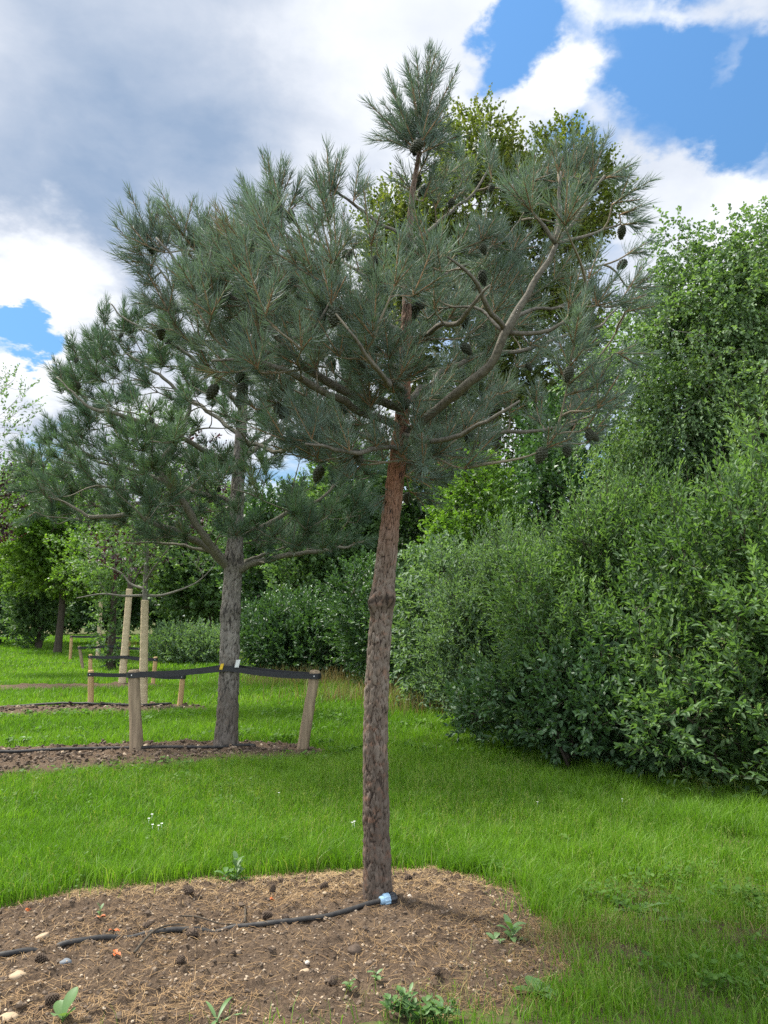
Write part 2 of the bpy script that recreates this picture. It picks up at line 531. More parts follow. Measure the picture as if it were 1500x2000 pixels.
BED1 = gpoly([(-420, 1800), (-200, 1785), (0, 1762), (110, 1738), (250, 1722), (400, 1708), (560, 1700), (700, 1690), (850, 1685), (945, 1700), (1030, 1735),
              (1065, 1790), (1085, 1830), (1135, 1870), (1080, 1925), (1010, 1950), (900, 1962), (760, 1972), (640, 1990), (520, 2020), (300, 2060), (-200, 2090), (-500, 1960)])
BED2 = gpoly([(-300, 1480), (-60, 1470), (120, 1460), (300, 1453), (420, 1450), (560, 1452), (640, 1466), (600, 1480), (420, 1490), (250, 1500), (60, 1515), (-100, 1524), (-350, 1524)])
BED3 = gpoly([(-250, 1392), (0, 1385), (180, 1380), (300, 1377), (400, 1380), (410, 1386), (300, 1391), (150, 1396), (0, 1402), (-250, 1404)])
BED4 = gpoly([(-250, 1343), (0, 1341), (160, 1337), (260, 1335), (310, 1337), (320, 1340), (200, 1344), (0, 1348), (-250, 1350)])
BEDS = [BED1, BED2, BED3, BED4]
BARE = [(G(1240, 1738)[:2], .19), (G(1450, 1818)[:2], .19), (G(1010, 1703)[:2], .09), (G(1440, 1640)[:2], .13), (G(1180, 1850)[:2], .16)]


def in_beds(xy):
    s = poly_sd(xy, BEDS[0])
    for b in BEDS[1:]:
        s = np.maximum(s, poly_sd(xy, b))
    return s


def lawn_height(xy):
    return 0.05 * (fbm(p3(xy, .35), 3) - .5) * sstep(np.asarray(xy)[..., 1], 5.5, 9)


mb = MB()
gx = np.concatenate([[-900, -300, -120], np.linspace(-60, 60, 121), [120, 300, 900]])
gy = np.concatenate([[-900, -200, -40], np.linspace(-10, 80, 121), [140, 300, 900]])
XX, YY = np.meshgrid(gx, gy, indexing='ij')
gv = np.stack([XX, YY, np.zeros_like(XX)], -1)
gv[..., 2] = np.where((abs(XX) < 70) & (YY < 90), lawn_height(gv), 0) - 0.03
ny = len(gy)
ii, jj = np.meshgrid(np.arange(len(gx) - 1), np.arange(ny - 1), indexing='ij')
mb.add(gv.reshape(-1, 3), np.stack([ii * ny + jj, (ii + 1) * ny + jj, (ii + 1) * ny + jj + 1, ii * ny + jj + 1], -1).reshape(-1, 4))
tag(mb.build('lawn', M['lawn']), kind='structure')


def soil_height1(xy):
    s = poly_sd(xy, BED1)
    e = s + .10 * (fbm(p3(xy, 5, 3.3), 3) - .5)
    base = -0.036 + 0.030 * sstep(e, -.10, .30)
    clod = .040 * (fbm(p3(xy, 7, 1.1), 4) - .5) + .034 * np.maximum(fbm(p3(xy, 22, 5.1), 3) - .50, 0) * 3 + .014 * (fbm(p3(xy, 70, 8.1), 2) - .5)
    mound = .05 * np.exp(-((np.asarray(xy)[..., :2] - G(745, 1775)[:2]) ** 2).sum(-1) / .25)
    return base + (clod + mound) * sstep(e, -.02, .2)


def bed_mesh(poly, step, hfun, name, pad=.15):
    x0, y0 = poly.min(0) - pad
    x1, y1 = poly.max(0) + pad
    x0, x1 = max(x0, -9), min(x1, 6)
    xs, ys = np.arange(x0, x1, step), np.arange(y0, y1, step)
    X, Y = np.meshgrid(xs, ys, indexing='ij')
    v = np.stack([X, Y, np.zeros_like(X)], -1)
    v[..., 2] = hfun(v)
    keep = poly_sd(v, poly) > -pad
    n = len(ys)
    i, j = np.meshgrid(np.arange(len(xs) - 1), np.arange(n - 1), indexing='ij')
    F = np.stack([i * n + j, (i + 1) * n + j, (i + 1) * n + j + 1, i * n + j + 1], -1).reshape(-1, 4)
    F = F[keep.ravel()[F].all(1)]
    b = MB()
    b.add(v.reshape(-1, 3), F)
    return tag(b.build(name, M['soil']), kind='structure')


def soil_height_far(poly, amp):
    def h(xy):
        s = poly_sd(xy, poly)
        e = s + .15 * (fbm(p3(xy, 3, 3.3), 3) - .5)
        clod = amp * (fbm(p3(xy, 8, 1.1), 3) - .4) + amp * np.maximum(fbm(p3(xy, 20, 4.1), 2) - .5, 0) * 2
        return lawn_height(xy) - .04 + .06 * sstep(e, -.06, .12) + clod * sstep(e, 0, .2)
    return h


bed_mesh(BED1, .011, soil_height1, 'soil_bed')
H2, H3, H4 = soil_height_far(BED2, .07), soil_height_far(BED3, .08), soil_height_far(BED4, .08)
bed_mesh(BED2, .04, H2, 'soil_bed')
bed_mesh(BED3, .08, H3, 'soil_bed')
bed_mesh(BED4, .10, H4, 'soil_bed')
for c, r in BARE:
    a = np.linspace(0, 2 * math.pi, 14, endpoint=False)
    pl = np.stack([c[0] + r * 1.5 * np.cos(a), c[1] + r * .8 * np.sin(a)], -1)

    def hb(xy, pl=pl):
        s = poly_sd(xy, pl)
        return -.040 + .026 * sstep(s + .16 * (fbm(p3(xy, 9, 2), 3) - .5), -.1, .10) + .02 * (fbm(p3(xy, 18), 3) - .5)
    bed_mesh(pl, .02, hb, 'bare_ground')


# ------------------------------------------------------------------ grass
def blades(mb, pos, h, wd, lean, tint):
    n = len(pos)
    az = R.uniform(0, 2 * math.pi, n)
    la = R.uniform(0, 2 * math.pi, n)
    side = np.stack([np.cos(az), np.sin(az), np.zeros(n)], -1) * (wd / 2)[:, None]
    ld = np.stack([np.cos(la), np.sin(la), np.zeros(n)], -1)
    up = np.array([0, 0, 1.])
    mid = pos + ld * (h * lean * .30)[:, None] + up * (h * .58)[:, None]
    tip = pos + ld * (h * lean)[:, None] + up * (h * np.sqrt(np.maximum(1 - (lean * .62) ** 2, .1)))[:, None]
    V = np.stack([pos - side, pos + side, mid + side * .8, mid - side * .8, tip], 1).reshape(-1, 3)
    b = np.arange(n)[:, None] * 5
    mb.add(V, [b + np.array([0, 1, 2, 3]), b + np.array([3, 2, 4])], np.repeat(tint, 5))


def bush_shade(xy):
    return np.zeros(len(xy))


gm = MB()
for (y0, y1, dens, hm, wd) in ((2.9, 4.2, 7500, .085, .0042), (4.2, 6.2, 8500, .095, .0042), (6.2, 9, 4200, .095, .0055), (9, 14, 1900, .10, .0085), (14, 22, 620, .11, .014), (22, 36, 200, .12, .026), (36, 62, 60, .14, .055)):
    hw1 = .56 * y1 + 1.4
    n = int(dens * 2 * hw1 * (y1 - y0))
    xy = np.stack([R.uniform(-hw1, hw1, n), R.uniform(y0, y1, n)], -1)
    xy = xy[abs(xy[:, 0]) < .56 * xy[:, 1] + 1.3]
    xy = xy[(xy[:, 0] < 4.4) | (xy[:, 1] < 5)]
    worn = fbm(p3(xy, 2.3, 33), 4)
    s = in_beds(xy) + .13 * (fbm(p3(xy, 5, 3.3), 3) - .5) * 2 + .10 * (fbm(p3(xy, 16, 8.3), 2) - .5) * 2 * (xy[:, 1] < 7)
    right = sstep(xy[:, 0], .3, .9) * sstep(-xy[:, 1], -5.4, -4.8)
    s = s - right * .42 * (fbm(p3(xy, 2.4, 15), 4) - .50) * 2
    d = np.full(len(xy), 1.0)
    # the worn strip on the near right: thin, patchy turf
    patch = sstep(xy[:, 0], .6, 1.4) * sstep(-xy[:, 1], -5.6, -4.6)
    d *= 1 - patch * (.05 + .78 * sstep(worn, .49, .62))
    for c, r in BARE:
        q = np.linalg.norm((xy - c) / np.array([1.5, .8]), axis=1)
        d *= .06 + .94 * sstep(q + 1.3 * r * (fbm(p3(xy, 9, 2), 3) - .5), r * .3, r * 1.3)
    front = (xy[:, 1] < 3.75) & (s < 0)
    fd = np.clip(sstep(fbm(p3(xy, 4, 2), 3), .30, .62) * .9 * sstep(xy[:, 0], -1.0, .9) + .55 * sstep(xy[:, 0], .5, 1.3), .04, 1)
    d *= np.where(front, fd, 1)
    low_ = np.where((patch > .2) & (s < -.03), .50, 0)
    keep = (s < -.01 + .03 * R.normal(size=len(xy))) & (R.random(len(xy)) < np.maximum(d, low_))
    keep |= (s < .25) & (s > 0) & (R.random(len(xy)) < .012 + .10 * right * sstep(fbm(p3(xy, 7, 21), 3), .5, .65))
    xy, s, patch, d = xy[keep], s[keep], patch[keep], d[keep]
    n = len(xy)
    cl = fbm(p3(xy, 1.3, 4), 4)
    tuft = fbm(p3(xy, 6, 7), 3)
    edge = np.exp(-np.abs(s) / .25) * (xy[:, 1] > 4.2) * (xy[:, 1] < 7)
    h = hm * (.25 + 1.0 * tuft + .6 * cl) * R.uniform(.6, 1.3, n) * (1 + .45 * edge) * (1 - .25 * patch)
    h *= .52 + .48 * np.clip(d / .5, 0, 1)
    rough_edge = sstep(cl, .55, .7) * (xy[:, 0] > 1.0)
    h *= 1 + .4 * rough_edge
    z = lawn_height(xy) - .03
    pos = np.concatenate([xy, z[:, None]], 1)
    tint = np.clip(.10 + .55 * fbm(p3(xy, .8, 2), 4) + .20 * (tuft - .5) + R.normal(0, .13, n), 0, .74)
    dry = R.random(n) < np.where((s > -.12) | (patch > .5), .06, .012)
    tint = np.where(dry, R.uniform(.85, 1, n), tint)
    blades(gm, pos, h, wd * R.uniform(.6, 1.3, n), R.uniform(.1, .95, n), tint)
# thin flowering stalks standing above the turf
n = 5200
xy = np.stack([R.uniform(-3.6, 4.2, n), R.uniform(3.2, 8.5, n)], -1)
xy = xy[(in_beds(xy) < -.06) & (fbm(p3(xy, 1.1, 6), 3) > .42)]
n = len(xy)
blades(gm, np.concatenate([xy, lawn_height(xy)[:, None] - .03], 1), R.uniform(.12, .22, n), np.full(n, .0022), R.uniform(.05, .5, n), R.uniform(.78, 1, n))
hs_ = R.uniform(.11, .17, n * 6)
xk = np.repeat(xy, 6, axis=0) + R.normal(0, .008, (n * 6, 2))
blades(gm, np.concatenate([xk, (lawn_height(xk) + hs_ - .03)[:, None]], 1), np.full(n * 6, .010), np.full(n * 6, .0035), R.uniform(.2, .9, n * 6), R.uniform(.75, 1, n * 6))
# clover and small broad-leaved plants among the blades
def leaf_discs(mb, pos, sz, tint):
    n = len(pos)
    a = R.uniform(0, 6.28, n)
    d = np.stack([np.cos(a), np.sin(a), R.normal(.15, .25, n)], -1)
    d = d / np.linalg.norm(d, axis=1, keepdims=True)
    sd_ = np.cross(d, np.array([0, 0, 1.]) + R.normal(0, .35, (n, 3)))
    sd_ = sd_ / np.linalg.norm(sd_, axis=1, keepdims=True)
    L = sz[:, None]
    V = np.stack([pos, pos + d * L * .35 + sd_ * L * .33, pos + d * L * .75 + sd_ * L * .28, pos + d * L, pos + d * L * .75 - sd_ * L * .28, pos + d * L * .35 - sd_ * L * .33], 1).reshape(-1, 3)
    b = np.arange(n)[:, None] * 6
    mb.add(V, [b + np.array([0, 1, 2, 3]), b + np.array([0, 3, 4, 5])], np.repeat(tint, 6))


cm_ = MB()
xy = np.concatenate([np.stack([R.uniform(-7, 5, 15000), R.uniform(3.2, 13, 15000)], -1), np.stack([R.uniform(.6, 3.4, 3500), R.uniform(3.2, 5.4, 3500)], -1)])
s_ = in_beds(xy)
pr = sstep(fbm(p3(xy, 1.6, 51), 4), .54, .70) * .30 + .55 * ((s_ > -.45) & (xy[:, 1] > 7)) * sstep(fbm(p3(xy, 2.2, 61), 3), .45, .6) + .5 * sstep(xy[:, 0], .5, 1.5) * sstep(-xy[:, 1], -5.5, -4.5) * sstep(fbm(p3(xy, 3, 71), 3), .45, .6)
xy = xy[(s_ < .02) & (R.random(len(xy)) < pr) & (abs(xy[:, 0]) < .56 * xy[:, 1] + 1)]
k_ = np.repeat(np.arange(len(xy)), 6)
px_ = xy[k_] + R.normal(0, .02, (len(k_), 2))
far_ = sstep(px_[:, 1], 6, 11)
leaf_discs(cm_, np.concatenate([px_, (lawn_height(px_) - .03 + R.uniform(.03, .10, len(k_)) + .03 * far_)[:, None]], 1), R.uniform(.016, .038, len(k_)) * (1 + .9 * far_), np.clip(.55 + .25 * R.normal(size=len(k_)), 0, 1))
M['clover'] = leaf_mat('clover_leaves', [(0.045, 0.105, 0.014), (0.075, 0.155, 0.022), (0.115, 0.205, 0.040)], .4, .6, .2)
tag(cm_.build('clover_ground_cover', M['clover']), 'clover and small broad leaves scattered through the lawn', 'ground cover', kind='stuff')
tag(gm.build('lawn_grass', M['grass']), 'short lush green lawn grass around the soil beds', 'grass', kind='stuff')

# needles, straw and grit lying on the near bed
lm = MB()
n = 16000
xy = np.stack([R.uniform(-3.2, 1.6, n * 3), R.uniform(3.1, 5.5, n * 3)], -1)
s = poly_sd(xy, BED1)
dens = sstep(fbm(p3(xy, 2.6, 5), 4), .42, .68) * .55 + .12
dens += .75 * sstep(xy[:, 1] + .5 * (fbm(p3(xy, 3, 9), 3) - .5), 4.45, 4.9)
xy = xy[(s > -.05) & (R.random(len(xy)) < dens)][:n * 2]
n = len(xy)
z = soil_height1(xy) + R.uniform(.002, .008, n)
az = R.uniform(0, 2 * math.pi, n)
ln = R.uniform(.03, .085, n)
dv_ = np.stack([np.cos(az), np.sin(az), R.normal(0, .16, n)], -1) * (ln / 2)[:, None]
sv = np.stack([-np.sin(az), np.cos(az), np.zeros(n)], -1) * R.uniform(.0005, .0011, n)[:, None]
c = np.concatenate([xy, z[:, None]], 1)
up = np.array([0, 0, .0022])
V = np.stack([c - dv_ - sv, c - dv_ + sv, c + sv * 1.2 + up + sv * 1.5, c - sv * 1.2 + up + sv * 1.5, c + dv_ + sv, c + dv_ - sv], 1).reshape(-1, 3)
b = np.arange(n)[:, None] * 6
lm.add(V, [b + np.array([0, 1, 2, 3]), b + np.array([3, 2, 4, 5])], np.repeat(np.clip(.25 + .5 * R.random(n) + .3 * sstep(xy[:, 1], 4.4, 5), 0, 1), 6))
tag(lm.build('needle_litter', M['litter']), 'tan fallen pine needles strewn over the near soil bed', 'needle litter', kind='stuff')


def pebble(c, r, sq=(1, .8, .55), seg=7, rings=5, rough=.25):
    u = np.arange(seg) * 2 * math.pi / seg
    v = (np.arange(1, rings) / rings) * math.pi
    U, W = np.meshgrid(u, v, indexing='ij')
    p = np.stack([np.sin(W) * np.cos(U), np.sin(W) * np.sin(U), np.cos(W)], -1).transpose(1, 0, 2).reshape(-1, 3)
    p = np.concatenate([[[0, 0, 1.]], p, [[0, 0, -1.]]])
    o = R.uniform(0, 50, 3)
    p = p * (1 + rough * (vnoise(p * 1.4 + o) - .5) * 2)[:, None]
    a = R.uniform(0, 6.28)
    p = p * np.array(sq) * r
    p = np.stack([p[:, 0] * math.cos(a) - p[:, 1] * math.sin(a), p[:, 0] * math.sin(a) + p[:, 1] * math.cos(a), p[:, 2]], -1) + c
    q, t = [], []
    for k in range(rings - 2):
        for s_ in range(seg):
            q.append([1 + k * seg + s_, 1 + (k + 1) * seg + s_, 1 + (k + 1) * seg + (s_ + 1) % seg, 1 + k * seg + (s_ + 1) % seg])
    for s_ in range(seg):
        t.append([0, 1 + s_, 1 + (s_ + 1) % seg])
        e = 1 + (rings - 2) * seg
        t.append([len(p) - 1, e + (s_ + 1) % seg, e + s_])
    return p, [np.array(q), np.array(t)]


m_, t_ = new_mat('soil_grit')
ti_ = t_.n('ShaderNodeAttribute', attribute_name='tint').outputs['Fac']
rp_ = t_.n('ShaderNodeValToRGB', ins={0: ti_})
rp_.color_ramp.elements[0].color = (0.035, 0.026, 0.02, 1)
rp_.color_ramp.elements[1].color = (0.42, 0.33, 0.23, 1)
e_ = rp_.color_ramp.elements.new(.6)
e_.color = (0.13, 0.095, 0.066, 1)
t_.n('ShaderNodeOutputMaterial', ins={0: t_.n('ShaderNodeBsdfPrincipled', ins={'Base Color': rp_.outputs[0], 'Roughness': .9, 'Specular IOR Level': .2}).outputs[0]})
M['grit'] = m_
gr = MB()
cnt = 0
while cnt < 5200:
    xy = np.array([R.uniform(-3.0, 1.5), R.uniform(3.25, 5.3)])
    if poly_sd(xy[None], BED1)[0] < .03:
        continue
    dark = R.random() < .72
    r = R.uniform(.003, .009) if not dark else R.uniform(.003, .010) * (2.0 if R.random() < .05 else 1)
    z = soil_height1(xy[None])[0]
    v_, f_ = pebble(np.array([xy[0], xy[1], z + r * .2]), r, (1, .8, .6), 6, 4, .85)
    gr.add(v_, f_, R.uniform(.25, .72) if dark else R.uniform(.7, 1))
    cnt += 1
tag(gr.build('soil_grit_gravel', M['grit'], smooth=False), 'crumbs of dark earth and pale grit on the near soil bed', 'grit', kind='stuff')

# clods on the farther beds
for poly, hf, nn, rr in ((BED2, H2, 1900, (.008, .030)), (BED3, H3, 700, (.012, .038))):
    gr = MB()
    lo, hi = poly.min(0), poly.max(0)
    lo[0] = max(lo[0], -7.5)
    k = 0
    while k < nn:
        xy = np.array([R.uniform(lo[0], hi[0]), R.uniform(lo[1], hi[1])])
        if poly_sd(xy[None], poly)[0] < .02:
            continue
        r = R.uniform(*rr)
        v_, f_ = pebble(np.array([xy[0], xy[1], hf(xy[None])[0] + r * .2]), r, (1, .8, .6), 6, 4, .85)
        gr.add(v_, f_, R.uniform(.15, .72) if R.random() < .95 else R.uniform(.7, 1))
        k += 1
    tag(gr.build('soil_crumb_gravel', M['grit'], smooth=False), 'loose brown earth clods on the soil bed under the ' + ('staked pine' if poly is BED2 else 'nearest hessian wrapped tree'), 'soil crumbs', kind='stuff')


# ------------------------------------------------------------------ trunks with real bark plates
def trunk_mesh(name, pts, radii, mat, parent, plate=.035, depth=.007, sides=72, step=.012, bumps=(), flare=.25):
    q, r = resample(pts, step, radii)
    m = len(q)
    z = np.concatenate([[0], np.cumsum(np.linalg.norm(np.diff(q, axis=0), axis=1))])
    a = np.arange(sides) * 2 * math.pi / sides
    A, Z = np.meshgrid(a, z)
    Rr = np.repeat(r[:, None], sides, 1)
    rm = float(np.mean(r))
    X = np.stack([np.cos(A) * rm, np.sin(A) * rm, Z * .24], -1)
    X = X + .55 * plate * (np.stack([fbm(X / plate * .8 + s, 3) for s in (3., 11., 23.)], -1) - .5) * 2
    # cell noise: two nearest jittered points
    c = X / plate
    base = np.floor(c)
    F1 = np.full(A.shape, 9.)
    F2 = np.full(A.shape, 9.)
    idv = np.zeros(A.shape)
    for dx in (-1, 0, 1):
        for dy in (-1, 0, 1):
            for dz in (-1, 0, 1):
                g = base + np.array([dx, dy, dz])
                fp = g + np.stack([_hash(g), _hash(g + 101), _hash(g + 233)], -1)
                d = np.linalg.norm(c - fp, axis=-1)
                nid = _hash(g + 57)
                closer = d < F1
                F2 = np.where(closer, F1, np.minimum(F2, d))
                idv = np.where(closer, nid, idv)
                F1 = np.where(closer, d, F1)
    e = F2 - F1
    fr = fbm(np.stack([np.cos(A) * rm / plate * .9, np.sin(A) * rm / plate * .9, Z / plate * .16], -1) + 40, 4)
    fur = sstep(np.abs(fr - .5), .0, .07)
    pl = sstep(e, .0, .13) * (.35 + .65 * fur)
    disp = depth * (pl - .7) + depth * .45 * (idv - .5) * pl + depth * 1.0 * (fbm(X * 110, 3) - .5)
    disp += .05 * rm * (fbm(np.stack([np.cos(A), np.sin(A), Z * 1.6], -1) * 1.5, 2) - .5) * 2
    idv = np.clip(idv * .75 + .5 * (fbm(X * 60 + 9, 3) - .3), 0, 1)
    for (zb, ab, hb, wz, wa) in bumps:
        dk = 1 - .85 * np.exp(-((Z - zb) / (wz * .8)) ** 2) * np.exp(-(np.angle(np.exp(1j * (A - ab))) / (wa * 1.3)) ** 2)
        idv, pl = idv * dk, pl * (.4 + .6 * dk)
    Rr = Rr * (1 + flare * np.exp(-Z / .10)) + disp
    for (zb, ab, hb, wz, wa) in bumps:
        da = np.angle(np.exp(1j * (A - ab)))
        Rr = Rr + hb * np.exp(-((Z - zb) / wz) ** 2) * np.exp(-(da / wa) ** 2)
    t = unit(np.gradient(q, axis=0))
    n0 = unit(np.array([1., 0, 0]) - t * t[:, :1])
    b0 = np.cross(t, n0)
    V = q[:, None] + (n0[:, None] * np.cos(A)[..., None] + b0[:, None] * np.sin(A)[..., None]) * Rr[..., None]
    i = np.arange(m - 1)[:, None] * sides
    j = np.arange(sides)[None]
    j2 = (j + 1) % sides
    F = np.stack([i + j, i + j2, i + sides + j2, i + sides + j], -1).reshape(-1, 4)
    mbb = MB()
    mbb.add(V.reshape(-1, 3), F, (np.where(pl > .3, .28 + .72 * idv, pl * .8)).ravel())
    return mbb.build(name, mat, parent)


# ------------------------------------------------------------------ branch growth towards target points
class Skeleton:
    def __init__(self):
        self.p, self.t = np.zeros((0, 3)), np.zeros((0, 3))

    def add(self, pts):
        pts = np.asarray(pts)
        self.p = np.concatenate([self.p, pts])
        self.t = np.concatenate([self.t, unit(np.gradient(pts, axis=0))])

    def grow(self, target, axis, up_bias=.35, k=1.0):
        """curved twig from the best spot on the skeleton to the target; axis = trunk axis point at that height"""
        d = target - self.p
        L = np.linalg.norm(d, axis=1)
        al = (d * self.t).sum(1) / np.maximum(L, 1e-6)
        cost = L * (1.35 - .45 * al) + np.maximum(self.p[:, 2] - target[2], 0) * 1.2
        j = int(np.argmin(cost))
        s, tg = self.p[j], self.t[j]
        L = L[j]
        d = unit(target - s)
        m1 = unit(d + tg * .6 + R.normal(0, .15, 3)) * L * .42
        endd = unit(d + np.array([0, 0, up_bias]) + R.normal(0, .12, 3))
        u = np.linspace(0, 1, max(4, int(L / .06) + 2))[:, None]
        c1, c2 = s + m1, target - endd * L * .35
        pts = (1 - u) ** 3 * s + 3 * (1 - u) ** 2 * u * c1 + 3 * (1 - u) * u * u * c2 + u ** 3 * target
        if len(pts) > 2:
            self.add(pts[1:])
        return pts, endd, L


def needles(mb, P0, P1, cnt, ln, wd, tint0, spread=(62, 24), droop=0.0):
    """needle pairs along shoots P0->P1 (arrays), cnt needles each, angled forward along the shoot"""
    P0, P1 = np.asarray(P0), np.asarray(P1)
    cnt = np.asarray(cnt, int)
    k = np.repeat(np.arange(len(P0)), cnt)
    n = len(k)
    s = R.random(n) ** .85
    ax = unit(P1 - P0)[k]
    pos = P0[k] + (P1 - P0)[k] * s[:, None]
    ref = unit(R.normal(size=(n, 3)))
    side = unit(ref - ax * (ref * ax).sum(1, keepdims=True))
    ang = np.radians(spread[0] + (spread[1] - spread[0]) * s + R.normal(0, 9, n))
    d = ax * np.cos(ang)[:, None] + side * np.sin(ang)[:, None]
    L = ln * R.uniform(.75, 1.15, n) * R.uniform(.62, 1.12, len(P0))[k]
    bend = ax * .22 + np.array([0, 0, -droop]) + R.normal(0, .05, (n, 3))
    mid = pos + d * (L * .5)[:, None]
    tip = pos + unit(d + bend) * L[:, None]
    w_ = unit(np.cross(d, R.normal(size=(n, 3)))) * (wd / 2)
    V = np.stack([pos - w_ * .7, pos + w_ * .7, mid + w_, mid - w_, tip], 1).reshape(-1, 3)
    b = np.arange(n)[:, None] * 5
    tint = np.clip(np.asarray(tint0)[k] + R.normal(0, .11, n), .30, 1)
    brown = (R.random(n) < .018) | ((R.random(len(P0)) < .03)[k] & (R.random(n) < .6))
    tint = np.where(brown, R.uniform(0, .2, n), tint)
    mb.add(V, [b + np.array([0, 1, 2, 3]), b + np.array([3, 2, 4])], np.repeat(tint, 5))


def cone_proto(name, mat, length=.075, rmax=.024, open_=.0):
    b = MB()
    u = np.linspace(0, 1, 13)
    prof = rmax * np.sin(np.pi * np.clip(u * .93 + .06, 0, 1)) ** .75 * (1.12 - .45 * u) * (1 - .45 * open_)
    b.tube(np.stack([0 * u, 0 * u, -u * length], -1), np.maximum(prof, .0015), 9)
    ga = 2.39996
    for k in range(64):
        s = (k + .5) / 64
        a = k * ga
        r = np.interp(s, u, prof)
        c = np.array([math.cos(a), math.sin(a), 0])
        tn = np.array([-math.sin(a), math.cos(a), 0])
        base = c * r * .85 + np.array([0, 0, -s * length])
        out = unit(c * (.75 + open_) + np.array([0, 0, -.75 + open_ * .55]))
        ws, ls = .0085 * (1 - .45 * s), (.009 + .007 * open_) * (1 - .4 * s)
        tip = base + out * ls
        nn = np.cross(out, tn) * .003
        b.add([base - tn * ws * .6, base + tn * ws * .6, tip + tn * ws - nn, tip - tn * ws - nn, tip + out * .003 + nn, base + nn * 1.5],
              [np.array([[0, 1, 2, 3]]), np.array([[3, 2, 4], [5, 4, 2], [5, 3, 4], [5, 2, 1], [5, 0, 3]])])
    o = b.build(name, mat)
    return o


